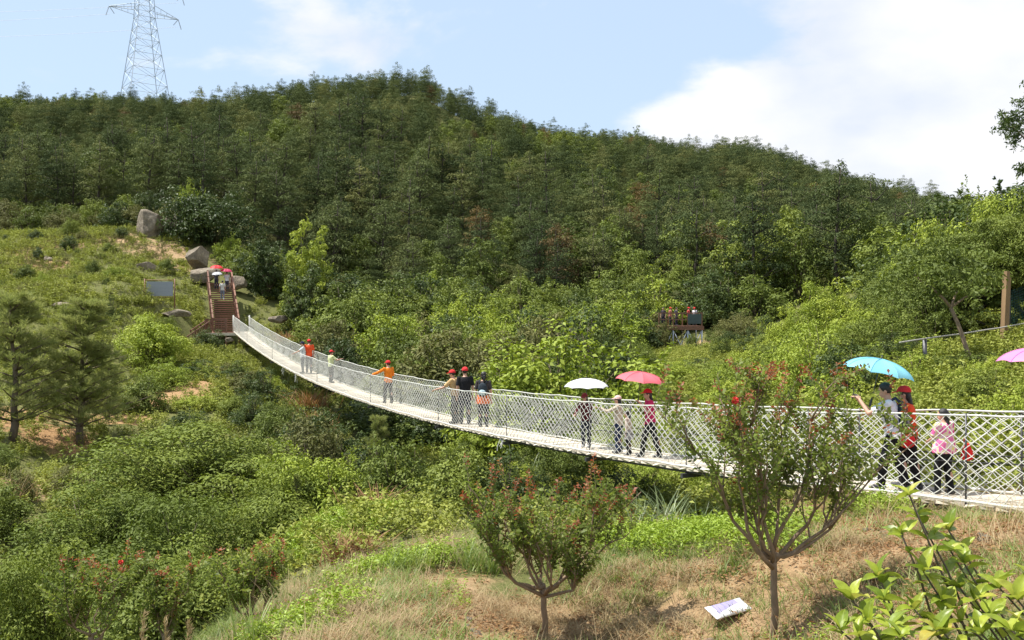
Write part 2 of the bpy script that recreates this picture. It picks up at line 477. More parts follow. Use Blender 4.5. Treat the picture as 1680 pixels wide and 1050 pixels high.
def _axis(lo, hi, dense, n, power=2.0):
    t = np.linspace(-1, 1, n)
    f = np.sign(t) * (np.abs(t) * dense + (1 - dense) * np.abs(t) ** (1 + power))
    return np.where(f < 0, -f * lo, f * hi)
gx = _axis(-620, 620, 0.10, 300, 1.8)
gy = np.concatenate([np.linspace(-60, -2, 14), np.linspace(-1, 30, 130), 30 + 90 * np.linspace(0.005, 1, 170) ** 1.15, 120 + 480 * np.linspace(0.008, 1, 90) ** 1.3])
GX, GY = np.meshgrid(gx, gy)
GZ = ground(GX, GY)
tv = np.stack([GX, GY, GZ], -1).reshape(-1, 3)
ii, jj = np.meshgrid(np.arange(len(gy) - 1), np.arange(len(gx) - 1), indexing='ij')
w_ = len(gx)
tq = np.stack([ii * w_ + jj, ii * w_ + jj + 1, (ii + 1) * w_ + jj + 1, (ii + 1) * w_ + jj], -1).reshape(-1, 4)

# bare earth: (column, row, depth, radius across, strength, redness)
DIRT = [(1450, 860, 11.0, 1.5, 1.2, 0.45), (1340, 870, 12.0, 1.0, 1.2, 0.5), (1500, 880, 9.4, 2.0, 1.2, 0.45), (1380, 880, 10.5, 1.6, 0.9, 0.45), (1650, 900, 8.5, 2.2, 0.8, 0.3), (1400, 960, 8.0, 1.6, 0.8, 0.25), (1050, 1010, 9.3, 1.6, 0.7, 0.2), (850, 990, 9.8, 1.5, 0.8, 0.2),
        (680, 990, 9.6, 1.7, 0.8, 0.25), (560, 1030, 9.0, 1.3, 0.7, 0.2), (1090, 930, 11, 0.8, 0.9, 0.4), (1300, 870, 13, 1.2, 0.9, 0.5), (640, 965, 11, 1.2, 0.8, 0.4),
        (345, 620, 51, 2.0, 1.1, 0.8), (250, 650, 46, 1.4, 0.7, 0.8), (190, 690, 42, 1.6, 0.85, 0.8), (90, 735, 38, 1.3, 1.1, 0.9), (20, 690, 39, 1.6, 0.7, 0.9), (-60, 680, 40, 3.5, 1, 0.9), (290, 640, 48, 2.2, 1.0, 0.7), (30, 800, 29, 2.0, 0.6, 0.2),
        (70, 440, 76, 2.8, 0.8, 0.6), (30, 425, 80, 3.0, 0.7, 0.6), (90, 402, 86, 3.6, 0.75, 0.5), (270, 420, 86, 4.2, 0.75, 0.2), (180, 407, 88, 4.2, 0.65, 0.2), (120, 470, 70, 1.6, 0.5, 0.4), (300, 440, 82, 2.2, 0.6, 0.2), (40, 500, 64, 1.8, 0.5, 0.3), (500, 545, 68, 2.0, 0.8, 0.3), (560, 850, 20, 1.0, 0.6, 0.5),
        (1165, 575, 76, 2.5, 1.3, 0.1), (1625, 560, 30, 1.5, 0.8, 0.4), (1600, 795, 13.3, 1.2, 0.8, 0.3), (470, 560, 64, 1.6, 0.7, 0.3), (490, 900, 15, 0.8, 0.7, 0.4), (600, 930, 13, 0.9, 0.7, 0.4)]
def dirt_at(x, y):
    d = np.zeros_like(x, dtype=float); red = np.zeros_like(d); ws = np.full_like(d, 1e-4)
    for (a, b, Y, r, s, rd) in DIRT:
        p = px(a, b, Y)
        k = s * np.exp(-((x - p.x) ** 2 + (y - p.y) ** 2) / (r * r))
        d = np.maximum(d, k); red += k * rd; ws += k
    return np.clip(d, 0, 1), red / ws
dv, rv = dirt_at(tv[:, 0].astype(float), tv[:, 1].astype(float))
me = np_mesh('ground', tv, tq, smooth=True)
for nm, val in (('dirt', dv), ('red', rv)):
    a = me.attributes.new(nm, 'FLOAT', 'POINT'); a.data.foreach_set('value', val.astype(np.float32))
gm, N, L, B = base_mat('ground_earth')
n1 = noise_node(N, L, 1.3, 9, 0.65)
n2 = noise_node(N, L, 9.0, 8, 0.7)
at = N.new('ShaderNodeAttribute'); at.attribute_name = 'dirt'
ar = N.new('ShaderNodeAttribute'); ar.attribute_name = 'red'
mm = N.new('ShaderNodeMath'); mm.operation = 'MULTIPLY_ADD'; mm.inputs[1].default_value = 1.5; mm.inputs[2].default_value = -0.75
L.new(n1.outputs['Fac'], mm.inputs[0])
ma = N.new('ShaderNodeMath'); ma.operation = 'ADD'
L.new(mm.outputs[0], ma.inputs[0]); L.new(at.outputs['Fac'], ma.inputs[1])
ms = N.new('ShaderNodeMapRange'); ms.interpolation_type = 'SMOOTHSTEP'
ms.inputs['From Min'].default_value = 0.22; ms.inputs['From Max'].default_value = 0.55
L.new(ma.outputs[0], ms.inputs['Value'])
turf = ramp_node(N, L, n2.outputs['Fac'], [(0.3, (0.075, 0.085, 0.026)), (0.5, (0.12, 0.13, 0.04)), (0.7, (0.20, 0.165, 0.075))])
tan = ramp_node(N, L, n2.outputs['Fac'], [(0.25, (0.25, 0.165, 0.09)), (0.55, (0.38, 0.27, 0.155)), (0.8, (0.50, 0.38, 0.24))])
redd = ramp_node(N, L, n2.outputs['Fac'], [(0.25, (0.20, 0.11, 0.05)), (0.55, (0.34, 0.20, 0.095)), (0.8, (0.45, 0.29, 0.15))])
mr = N.new('ShaderNodeMixRGB'); L.new(ar.outputs['Fac'], mr.inputs['Fac']); L.new(tan.outputs[0], mr.inputs['Color1']); L.new(redd.outputs[0], mr.inputs['Color2'])
mg = N.new('ShaderNodeMixRGB'); L.new(ms.outputs[0], mg.inputs['Fac']); L.new(turf.outputs[0], mg.inputs['Color1']); L.new(mr.outputs[0], mg.inputs['Color2'])
L.new(mg.outputs[0], B.inputs['Base Color'])
B.inputs['Roughness'].default_value = 0.95
B.inputs['Specular IOR Level'].default_value = 0.15
bp = N.new('ShaderNodeBump'); bp.inputs['Strength'].default_value = 0.8; bp.inputs['Distance'].default_value = 0.06
n3 = noise_node(N, L, 22.0, 8, 0.7)
L.new(n3.outputs['Fac'], bp.inputs['Height']); L.new(bp.outputs[0], B.inputs['Normal'])
me.materials.append(gm)
tag(mobj('terrain', me), 'uneven green and bare earth slopes of the valley', 'terrain', kind='structure')

# rock material
m, N, L, B = base_mat('granite')
n1 = noise_node(N, L, 1.6, 10, 0.72)
n2 = noise_node(N, L, 12, 6, 0.7)
oi = N.new('ShaderNodeObjectInfo')
r1 = ramp_node(N, L, n1.outputs['Fac'], [(0.3, (0.12, 0.098, 0.072)), (0.5, (0.26, 0.215, 0.16)), (0.7, (0.42, 0.36, 0.275))])
r2 = ramp_node(N, L, n2.outputs['Fac'], [(0.35, (0.7, 0.7, 0.68)), (0.65, (1.1, 1.08, 1.04))])
mx = N.new('ShaderNodeMixRGB'); mx.blend_type = 'MULTIPLY'; mx.inputs['Fac'].default_value = 1
L.new(r1.outputs[0], mx.inputs['Color1']); L.new(r2.outputs[0], mx.inputs['Color2'])
L.new(mx.outputs[0], B.inputs['Base Color']); B.inputs['Roughness'].default_value = 0.9
b = N.new('ShaderNodeBump'); b.inputs['Strength'].default_value = 1.0; b.inputs['Distance'].default_value = 0.35
L.new(n1.outputs['Fac'], b.inputs['Height']); L.new(b.outputs[0], B.inputs['Normal'])
M['rock'] = m
# ------------------------------------------------------------------ foliage builders
def leaves(Pb, D, L_, W_, rng, flat=0.6, fold=0.12, droop=0.1, nrm=None):
    """Diamond leaves: base points, directions, lengths, widths -> vertices and quads."""
    n = len(Pb)
    D = unit(D)
    up = np.array([0, 0, 1.0])
    s = np.cross(D, up[None]) * flat + rng.normal(size=(n, 3)) * (1 - flat) * 0.8
    if nrm is not None: s = np.cross(D, nrm)
    s = unit(s - (s * D).sum(1, keepdims=True) * D)
    nn = np.cross(s, D)
    L_ = np.broadcast_to(L_, (n,))[:, None]; W_ = np.broadcast_to(W_, (n,))[:, None]
    mid = Pb + D * L_ * 0.45 + nn * L_ * fold
    tip = Pb + D * L_ - np.array([0, 0, 1.0]) * L_ * droop
    v = np.stack([Pb, mid + s * W_ / 2, tip, mid - s * W_ / 2], 1).reshape(-1, 3)
    q = np.arange(n * 4).reshape(-1, 4)
    return v, q

def sphere_dirs(n, rng):
    return unit(rng.normal(size=(n, 3)))

def clump_leaves(clumps, per, Ls, Ws, rng, up=0.35, rand=0.6, flat=0.6, shell=0.45, face=1.0):
    """clumps: (centre, radii, tint). Leaves lie over the outside of every clump like shingles, so that a clump has a lit and a shaded side."""
    Pb, D, T, Nn = [], [], [], []
    for c, r, t in clumps:
        n = per if np.isscalar(per) else int(rng.integers(per[0], per[1]))
        d = sphere_dirs(n, rng)
        d[:, 2] = np.where((d[:, 2] < -0.1) & (rng.random(n) < 0.6), -d[:, 2], d[:, 2])
        u = shell + (1 - shell) * rng.random(n) ** 0.5
        p = d * u[:, None] * np.array(r)[None]
        nr = unit(d / np.array(r)[None] * min(r) * face + np.array([0, 0, up])[None] + rng.normal(size=(n, 3)) * rand * 0.55)
        tg = rng.normal(size=(n, 3)) + d * 0.8 + np.array([0, 0, -0.25])[None]
        tg = unit(tg - (tg * nr).sum(1, keepdims=True) * nr)
        Pb.append(np.array(c)[None] + p); D.append(tg); Nn.append(nr)
        T.append(np.clip(t + rng.normal(size=n) * 0.14, 0, 1))
    Pb, D, T, Nn = np.concatenate(Pb), np.concatenate(D), np.concatenate(T), np.concatenate(Nn)
    n = len(Pb)
    v, q = leaves(Pb, D, Ls * (0.6 + 0.8 * rng.random(n)), Ws * (0.6 + 0.8 * rng.random(n)), rng, flat, nrm=Nn)
    return v, q, T

def trunk_mesh(name, paths, mat, n=6):
    mb = MB()
    for pts, rad in paths: mb.tube(pts, rad, n)
    return mb.mesh(name, mat, True)

def bent(a, b, k, rng, amp):
    """A slightly crooked path from a to b of k points."""
    a, b = np.array(a, float), np.array(b, float)
    t = np.linspace(0, 1, k)[:, None]
    off = np.cumsum(rng.normal(size=(k, 3)) * amp, 0); off -= off[0]
    off = off - t * off[-1]
    return a + (b - a) * t + off

def pine_proto(seed, h=8.0, rad=2.3, mat='pine', dense=1.0, base=0.22):
    rng = np.random.default_rng(seed)
    clumps, paths = [], []
    top = np.array([rng.normal() * 0.2, rng.normal() * 0.2, h])
    paths.append((bent((0, 0, 0), top, 6, rng, 0.10), np.linspace(0.16, 0.03, 6)))
    z = h * base
    while z < h * 0.97:
        f = (z / h - base) / (1 - base)
        rr = rad * (1 - 0.75 * f ** 1.6) * (0.78 + 0.35 * rng.random()) * min(1.0, 0.55 + f * 2)
        nb = int(rng.integers(4, 7)) if f < 0.8 else 3
        a0 = rng.random() * 6.28
        for k in range(nb):
            a = a0 + k * 6.28 / nb + rng.normal() * 0.25
            r = rr * (0.65 + 0.5 * rng.random())
            tip = np.array([math.cos(a) * r, math.sin(a) * r, z + 0.18 * r + rng.normal() * 0.15])
            if seed % 2 == 0 or k % 2 == 0:
                paths.append((bent((0, 0, z - 0.25 * r), tip, 3, rng, 0.04), (0.045, 0.03, 0.015)))
            t = float(np.clip(0.5 + rng.normal() * 0.22, 0.05, 0.95))
            s = 0.50 + 0.30 * rng.random()
            clumps.append((tip, (s * 1.15, s * 1.15, s * 0.62), t))
            if r > 1.0:
                clumps.append((tip * np.array([0.55, 0.55, 1]) + np.array([0, 0, 0.1]), (s * 1.1, s * 1.1, s * 0.6), t))
        z += (0.75 + 0.45 * rng.random()) * (h / 8.0)
    clumps.append((top, (0.4, 0.4, 0.6), 0.6))
    v, q, T = clump_leaves(clumps, max(8, int(64 * dense)), 0.23, 0.085, rng, 0.3, 0.6, 0.6, 0.45)
    return trunk_mesh('trunk', paths, M['forest_bark'], 5), np_mesh('crown', v, q, tint=T, mat=M[mat])

def bush_proto(seed, h=2.4, rad=1.7, mat='broad', leaf=0.15, n_cl=46, per=42, lift=0.12, lumps=4, flat=0.55, wr=0.5, cs=1.0):
    """A bush or small tree made of several uneven lobes of leafy shoots."""
    rng = np.random.default_rng(seed)
    lob = []
    for k in range(lumps):
        a = rng.random() * 6.28
        d = rad * (0.15 + 0.5 * rng.random()) * (k > 0)
        hh = h * (0.62 + 0.38 * rng.random()) if k else h
        lob.append((np.array([math.cos(a) * d, math.sin(a) * d, 0]), hh, rad * (0.52 + 0.3 * rng.random())))
    clumps, paths = [], []
    for k in range(n_cl):
        o, hh, rr = lob[k % lumps]
        d = sphere_dirs(1, rng)[0]; d[2] = abs(d[2]) if rng.random() < 0.85 else -abs(d[2]) * 0.4
        cz = hh * (lift + 0.16); rz = hh * (0.84 - lift)
        u = 0.52 + 0.48 * rng.random() ** 0.7
        c = o + np.array([d[0] * rr * u, d[1] * rr * u, cz + d[2] * rz * u])
        s = (0.14 + 0.16 * rng.random()) * min(rad, h) * 0.66 * cs
        c[2] = max(c[2], s * 0.5)
        clumps.append((c, (s * 1.15, s * 1.15, s * 0.95), float(np.clip(0.5 + rng.normal() * 0.22, 0.03, 0.97))))
        if k % 4 == 0:
            paths.append((bent(o * 0.25, c, 4, rng, 0.05 * rad), np.linspace(0.022 * h ** 0.5, 0.006, 4)))
    v, q, T = clump_leaves(clumps, per, leaf, leaf * wr, rng, 0.3, 0.6, flat, 0.5)
    Pb, D, T2 = [], [], []                           # loose shoots that break the outline
    for k in range(max(10, n_cl // 5)):
        c, r, t = clumps[int(rng.integers(len(clumps)))]
        o2 = unit(np.array([c[0], c[1], c[2] - 0.25 * h]))
        ln = min(rad, h) * (0.22 + 0.26 * rng.random())
        d = unit(o2 * 0.7 + np.array([0, 0, 0.75]) + rng.normal(size=3) * 0.3)
        a = np.array(c)
        paths.append((bent(a, a + d * ln, 4, rng, 0.02), (0.008, 0.006, 0.004, 0.002)))
        m = 18
        u = rng.random(m)[:, None]
        Pb.append(a + d * ln * (0.25 + 0.75 * u)); T2.append(np.clip(t + 0.12 + rng.normal(size=m) * 0.12, 0, 1))
        D.append(sphere_dirs(m, rng) + d * 0.7)
    Pb, D, T2 = np.concatenate(Pb), np.concatenate(D), np.concatenate(T2)
    v2, q2 = leaves(Pb, D, leaf * (0.7 + 0.6 * rng.random(len(Pb))), leaf * wr, rng, flat)
    q = np.concatenate([q, q2 + len(v)]); v = np.concatenate([v, v2]); T = np.concatenate([T, T2])
    return trunk_mesh('stems', paths, M['bark'], 4), np_mesh('foliage', v, q, tint=T, mat=M[mat])

def layered_tree_proto(seed, h=5.0, rad=3.2, mat='canopy', leaf=0.17, n_pads=70, per=260):
    """A spreading tree whose foliage lies in shallow pads one above another."""
    rng = np.random.default_rng(seed)
    clumps, paths = [], []
    fork = np.array([0.1, 0.0, h * 0.32])
    paths.append((bent((0, 0, -0.3), fork, 4, rng, 0.05), np.linspace(0.17, 0.12, 4)))
    for k in range(n_pads):
        a = rng.random() * 6.28
        rr = rad * math.sqrt(rng.random()) * 0.92
        zz = h * (0.97 - 0.55 * (rr / rad) ** 2) - abs(rng.normal()) * 0.20 * h
        c = np.array([math.cos(a) * rr, math.sin(a) * rr, zz])
        t = float(np.clip(0.5 + rng.normal() * 0.22, 0.05, 0.95))
        s = rad * (0.15 + 0.13 * rng.random())
        if k % 2 == 0: paths.append((bent(fork, c - np.array([0, 0, 0.1]), 5, rng, 0.07), np.linspace(0.08, 0.014, 5)))
        for j in range(4):
            d = rng.normal(size=3) * s * 0.5; d[2] *= 0.35
            clumps.append((c + d, (s * 0.7, s * 0.7, s * 0.36), float(np.clip(t + rng.normal() * 0.1, 0, 1))))
    v, q, T = clump_leaves(clumps, per // 4, leaf, leaf * 0.3, rng, 0.02, 0.45, 0.75, 0.2)
    return trunk_mesh('trunk', paths, M['bark'], 6), np_mesh('crown', v, q, tint=T, mat=M[mat])

def needle_pine_proto(seed, h=5.6, rad=2.0):
    """A young pine close enough to show its needle tufts."""
    rng = np.random.default_rng(seed)
    paths, Pb, D, T = [], [], [], []
    trunk = bent((0, 0, -0.2), (0.15, 0, h), 8, rng, 0.05)
    paths.append((trunk, np.linspace(0.13, 0.02, 8)))
    z = h * 0.14
    while z < h * 0.99:
        f = z / h
        for k in range(int(rng.integers(4, 7))):
            a = rng.random() * 6.28
            r = rad * (1.06 - 0.80 * f) * (0.55 + 0.55 * rng.random())
            b0 = np.array([np.interp(z, trunk[:, 2], trunk[:, 0]), np.interp(z, trunk[:, 2], trunk[:, 1]), z])
            tip = b0 + np.array([math.cos(a) * r, math.sin(a) * r, 0.42 * r + 0.1])
            br = bent(b0, tip, 5, rng, 0.04)
            paths.append((br, np.linspace(0.035, 0.008, 5)))
            tint = float(np.clip(0.5 + rng.normal() * 0.2, 0, 1))
            for j in range(9):
                u = 0.25 + 0.75 * rng.random()
                c = br[0] + (tip - br[0]) * u + rng.normal(size=3) * np.array([0.16, 0.16, 0.10]) * (0.4 + r * 0.4)
                nn = 24
                d = sphere_dirs(nn, rng) * 0.8 + unit(tip - b0)[None] * 0.35 + np.array([0, 0, 0.65])[None]
                Pb.append(c[None] + rng.normal(size=(nn, 3)) * 0.03); D.append(d); T.append(np.clip(tint + rng.normal(size=nn) * 0.15, 0, 1))
        z += 0.22 + 0.12 * rng.random()
    Pb, D, T = np.concatenate(Pb), np.concatenate(D), np.concatenate(T)
    v, q = leaves(Pb, D, 0.20 + 0.12 * rng.random(len(Pb)), 0.019, rng, 0.2, 0.02, 0.05)
    return trunk_mesh('trunk', paths, M['bark'], 6), np_mesh('crown', v, q, tint=T, mat=M['pine_near'])

def blades(n, h, spread, w, rng, arch=0.6, segs=4, lean=0.5):
    """Grass blades: tapering strips that rise and bow over."""
    a = rng.random(n) * 6.28
    hh = h * (0.55 + 0.45 * rng.random(n))
    o = rng.normal(size=(n, 2)) * spread
    dx, dy = np.cos(a), np.sin(a)
    ln = lean * (0.3 + 0.9 * rng.random(n)); ar = arch * (0.3 + 0.9 * rng.random(n))
    rows = []
    for k in range(segs + 1):
        t = k / segs
        out = hh * (ln * t + ar * t * t)
        zz = hh * (t - 0.45 * ar * t ** 2.4)
        c = np.stack([o[:, 0] + dx * out, o[:, 1] + dy * out, zz], 1)
        sw = w * (1 - t ** 1.6) * 0.5 + w * 0.03
        s = np.stack([-dy, dx, np.zeros(n)], 1) * sw
        rows.append((c - s, c + s))
    v = np.stack([x for r in rows for x in r], 1)
    m = (segs + 1) * 2
    base = (np.arange(n) * m)[:, None]
    q = np.concatenate([base + np.array([[2 * k, 2 * k + 1, 2 * k + 3, 2 * k + 2]]) for k in range(segs)], 1).reshape(-1, 4)
    return v.reshape(-1, 3), q, np.repeat(np.clip(rng.normal(0.5, 0.22, n), 0, 1), segs)

def grass_proto(name, seed, n, h, spread, w, mat, arch=0.6, segs=3, lean=0.5):
    rng = np.random.default_rng(seed)
    v, q, T = blades(n, h, spread, w, rng, arch, segs, lean)
    return np_mesh(name, v, q, tint=T, mat=M[mat])

def weed_proto(name, seed, n=140, h=0.35, rad=0.35, leaf=0.065, mat='weed', wr=0.5):
    rng = np.random.default_rng(seed)
    Pb, D, T = [], [], []
    for s in range(9):
        a = rng.random() * 6.28; r = rad * math.sqrt(rng.random())
        foot = np.array([math.cos(a) * r * 0.6, math.sin(a) * r * 0.6, 0]); tip = np.array([math.cos(a) * r, math.sin(a) * r, h * (0.5 + 0.5 * rng.random())])
        k = n // 9
        u = (0.2 + 0.8 * rng.random(k))[:, None]
        Pb.append(foot + (tip - foot) * u + rng.normal(size=(k, 3)) * 0.02)
        d = sphere_dirs(k, rng); d[:, 2] = np.abs(d[:, 2]) * 0.7
        D.append(d); T.append(np.clip(rng.normal(0.5, 0.2) + rng.normal(size=k) * 0.12, 0, 1))
    Pb, D, T = np.concatenate(Pb), np.concatenate(D), np.concatenate(T)
    v, q = leaves(Pb, D, leaf * (0.7 + 0.6 * rng.random(len(Pb))), leaf * wr, rng, 0.6)
    return np_mesh(name, v, q, tint=T, mat=M[mat])

# scatter of small stuff with geometry nodes ---------------------------------
def proto_collection(name, meshes):
    """Prototypes live in a collection of their own that is never linked into the scene."""
    c = bpy.data.collections.new(name)
    for k, me in enumerate(meshes):
        if isinstance(me, tuple):
            raise ValueError
        o = bpy.data.objects.new('%s_kind_%02d' % (name, k), me)
        c.objects.link(o)
    return c

def scatter(name, pts, coll, n_kinds, scl, label, cat, rng, tilt=0.12, kinds=None):
    pts = np.asarray(pts, dtype=np.float32)
    n = len(pts)
    me = bpy.data.meshes.new(name)
    me.vertices.add(n); me.vertices.foreach_set('co', pts.ravel())
    rot = np.stack([rng.normal(size=n) * tilt, rng.normal(size=n) * tilt, rng.random(n) * 6.283], 1).astype(np.float32)
    a = me.attributes.new('turn', 'FLOAT_VECTOR', 'POINT'); a.data.foreach_set('vector', rot.ravel())
    a = me.attributes.new('size', 'FLOAT', 'POINT'); a.data.foreach_set('value', np.asarray(scl, dtype=np.float32))
    a = me.attributes.new('which', 'INT', 'POINT')
    a.data.foreach_set('value', (rng.integers(0, n_kinds, n) if kinds is None else np.asarray(kinds)).astype(np.int32))
    o = mobj(name, me)
    ng = bpy.data.node_groups.new(name + '_scatter', 'GeometryNodeTree')
    ng.interface.new_socket('Geometry', in_out='INPUT', socket_type='NodeSocketGeometry')
    ng.interface.new_socket('Geometry', in_out='OUTPUT', socket_type='NodeSocketGeometry')
    N, L = ng.nodes, ng.links
    gi, go = N.new('NodeGroupInput'), N.new('NodeGroupOutput')
    ci = N.new('GeometryNodeCollectionInfo')
    ci.inputs['Collection'].default_value = coll
    ci.inputs['Separate Children'].default_value = True
    ci.inputs['Reset Children'].default_value = True
    ip = N.new('GeometryNodeInstanceOnPoints')
    ip.inputs['Pick Instance'].default_value = True
    def attr(nm, ty):
        k = N.new('GeometryNodeInputNamedAttribute'); k.data_type = ty; k.inputs['Name'].default_value = nm
        return k.outputs['Attribute']
    er = N.new('FunctionNodeEulerToRotation')
    L.new(attr('turn', 'FLOAT_VECTOR'), er.inputs[0])
    L.new(gi.outputs[0], ip.inputs['Points']); L.new(ci.outputs[0], ip.inputs['Instance'])
    L.new(attr('which', 'INT'), ip.inputs['Instance Index']); L.new(er.outputs[0], ip.inputs['Rotation']); L.new(attr('size', 'FLOAT'), ip.inputs['Scale'])
    L.new(ip.outputs[0], go.inputs[0])
    md = o.modifiers.new('scatter', 'NODES'); md.node_group = ng
    return tag(o, label, cat, kind='stuff')

def plant(name, proto, loc, s=1.0, rz=None, label=None, cat=None, group=None, names=('stems', 'foliage'), sz=None):
    """One plant: an Empty at its foot with its woody part and its foliage."""
    e = empty(name, loc, random.random() * 6.28 if rz is None else rz)
    e.scale = (s, s, sz if sz else s)
    mobj(names[0], proto[0], e)['kind'] = 'stuff'      # a tangle of stems and of leaves, neither to be counted
    mobj(names[1], proto[1], e)['kind'] = 'stuff'
    tag(e, label, cat, group)
    return e

def to_px(x, y, z):
    return 840 + F * x / y, 525 - F * z / y
# ------------------------------------------------------------------ the wooded hill
rng = np.random.default_rng(21)
pine_protos = [pine_proto(100 + k, 7.6 + 0.5 * (k % 3), 2.1 + 0.15 * (k % 4)) for k in range(7)]
round_protos = [bush_proto(140 + k, 6.8, 2.6, 'broad', 0.22, 80, 60, 0.15, 5) for k in range(3)]
brown_proto = pine_proto(160, 7.0, 2.2, 'pine_brown')
all_protos = pine_protos + round_protos + [brown_proto]

rx = np.array([px(a, b, c).x for a, b, c in RIDGE]); rY = np.array([c for a, b, c in RIDGE]); ra = np.array([a for a, b, c in RIDGE])
sp = 3.6
cand = []
for Y in np.arange(88, 330, sp * 0.92):
    half = 0.62 * Y + 12
    xs = np.arange(-half, half, sp)
    cand.append(np.stack([xs + rng.uniform(-1.3, 1.3, len(xs)), Y + rng.uniform(-1.3, 1.3, len(xs))], 1))
cand = np.concatenate(cand)
col = 840 + F * cand[:, 0] / cand[:, 1]
ridgeY = np.interp(col, ra, rY)
front = np.interp(cand[:, 0], [-200, -60, -32, -22, -5, 10, 22, 30, 60], [112, 108, 106, 96, 90, 90, 88, 84, 84])
ok = (cand[:, 1] > front + 3 * (fbm(cand[:, 0] / 9, cand[:, 1] / 9, 5) - 0.45)) & (cand[:, 1] < ridgeY + 16)
cand = cand[ok]; col = col[ok]
cz = ground(cand[:, 0], cand[:, 1]) - 0.15
kind = rng.integers(0, 7, len(cand))
lush = fbm(cand[:, 0] / 26, cand[:, 1] / 26, 31) + rng.normal(size=len(cand)) * 0.10
kind = np.where((lush > 0.60) | ((cand[:, 1] < 104) & (rng.random(len(cand)) < 0.30)), 7 + rng.integers(0, 3, len(cand)), kind)
kind = np.where(rng.random(len(cand)) < 0.022, 10, kind)
size = np.clip(rng.normal(0.82, 0.27, len(cand)), 0.4, 1.5)
size *= np.clip(1.12 - (cand[:, 1] - 90) / 900, 0.8, 1.1)
# no crown stands above the skyline of the ridge by more than a little
sky_y = np.interp(col, ra, [b for a, b, c in RIDGE]) - rng.exponential(6.0, len(cand)) + 4
room = (525 - sky_y) / F * cand[:, 1] - cz
size = np.minimum(size, room / 8.2)
ok = size > 0.33
cand, col, cz, kind, size = cand[ok], col[ok], cz[ok], kind[ok], size[ok]
# the ones that show largest are built as single trees
inview = (col > -10) & (col < 1690)
order = np.argsort(np.where(inview, cand[:, 1] / size, 1e9))
single = np.zeros(len(cand), bool)
single[order[:300]] = True
zone_words = [(330, 'behind the meadow on the left'), (620, 'behind the wooden steps'), (900, 'at the foot of the hill behind the bridge'), (1180, 'near the far viewing platform'), (1690, 'behind the right-hand slope')]
for k in np.nonzero(single)[0]:
    x, y = cand[k]
    zone = next(w for lim, w in zone_words if col[k] <= lim or lim == 1690)
    if kind[k] < 7:
        nm, lab, cat = 'pine_tree', ('dark pine in the front row ' if y < 104 else 'dark pine a few rows up ') + zone, 'pine tree'
    elif kind[k] < 10:
        nm, lab, cat = 'broadleaf_tree', 'rounder leafy tree among the pines ' + zone, 'tree'
    else:
        nm, lab, cat = 'pine_tree', 'browned dying pine among green ones ' + zone, 'pine tree'
    plant(nm, all_protos[kind[k]], (x, y, cz[k]), float(size[k]), None, lab, cat, 'trees of the wooded hillside ' + zone, ('trunk', 'crown'))
forest_coll = proto_collection('forest_tree', [np_mesh('x', [(0, 0, 0)])] * 0 + [p[1] for p in all_protos])
rest = ~single
scatter('hillside_forest', np.column_stack([cand[rest], cz[rest]]), forest_coll, 11, size[rest] * 1.02, 'dense pine wood covering the hill up to the ridge', 'forest', rng, 0.05, kind[rest])

# ------------------------------------------------------------------ keeping sight lines open
KEEP = [(296, 425, 428, 586, 63), (228, 452, 295, 504, 63), (212, 340, 312, 386, 89), (300, 395, 350, 432, 80), (218, 415, 266, 448, 78), (1078, 498, 1168, 586, 73), (1468, 548, 1690, 572, 26), (1628, 452, 1668, 572, 29.5), (1540, 468, 1690, 545, 38),
        (62, 690, 125, 755, 36), (130, 640, 235, 720, 40), (300, 600, 385, 645, 49), (10, 660, 60, 720, 36), (470, 845, 640, 905, 14), (340, 574, 378, 590, 62), (465, 345, 545, 470, 70), (225, 640, 300, 670, 44)]
def deck_py(c):
    Y = 11.4 / max((c - 840) / F + BK, 0.08)
    return 525 - F * float(deck_z(Y)) / Y, Y
SKYX, SKYY = [1240, 1300, 1350, 1420, 1480, 1530, 1570, 1620, 1680, 1800], [492, 470, 448, 425, 385, 345, 330, 305, 288, 280]
def fit_height(x, y, z, h, w):
    """The height a plant may have here without standing in front of the bridge or another landmark; 0 if none."""
    c, _ = to_px(x, y, z)
    hw = F * w / y
    for cc in (c - hw, c - hw / 2, c, c + hw / 2, c + hw):
        if 372 < cc < 1700:
            py_, Yb = deck_py(cc)
            if y < Yb + 0.4:
                h = min(h, (525 - py_ - 3) / F * y - z)
    for (x0, y0, x1, y1, dep) in KEEP:
        if y < dep and c + hw > x0 and c - hw < x1:
            t = to_px(x, y, z + h)[1]
            b = to_px(x, y, z)[1]
            if t < y1 and b > y0:
                h = min(h, (525 - y1) / F * y - z)
    if c > 1240 and y < 75:
        h = min(h, (525 - np.interp(c, SKYX, SKYY)) / F * y - z)
    cb = x + BK * y - 11.97
    if abs(cb) / 1.105 < 0.55 + w and 9 < y < 69.5:
        h = min(h, float(deck_z(y)) - 0.35 - z)
    return h

# ------------------------------------------------------------------ bushes and small trees of the valley
KINDS = {}
for k in range(4): KINDS['broad%d' % k] = bush_proto(200 + k, 2.4, 1.8, 'broad', 0.115, 125, 62, 0.0)
for k in range(3): KINDS['lime%d' % k] = bush_proto(220 + k, 2.4, 1.8, 'lime', 0.11, 125, 62, 0.0)
for k in range(2): KINDS['dark%d' % k] = bush_proto(240 + k, 2.6, 1.7, 'dark', 0.12, 125, 62, 0.0)
for k in range(2): KINDS['olive%d' % k] = bush_proto(250 + k, 2.4, 1.7, 'olive', 0.11, 110, 56, 0.0)
LOOK = {'broad': ('mid green leafy bush', 'bush'), 'lime': ('bright yellow-green leafy bush', 'bush'), 'dark': ('dark glossy green bush', 'bush'), 'olive': ('dull olive thin-leaved bush', 'bush')}

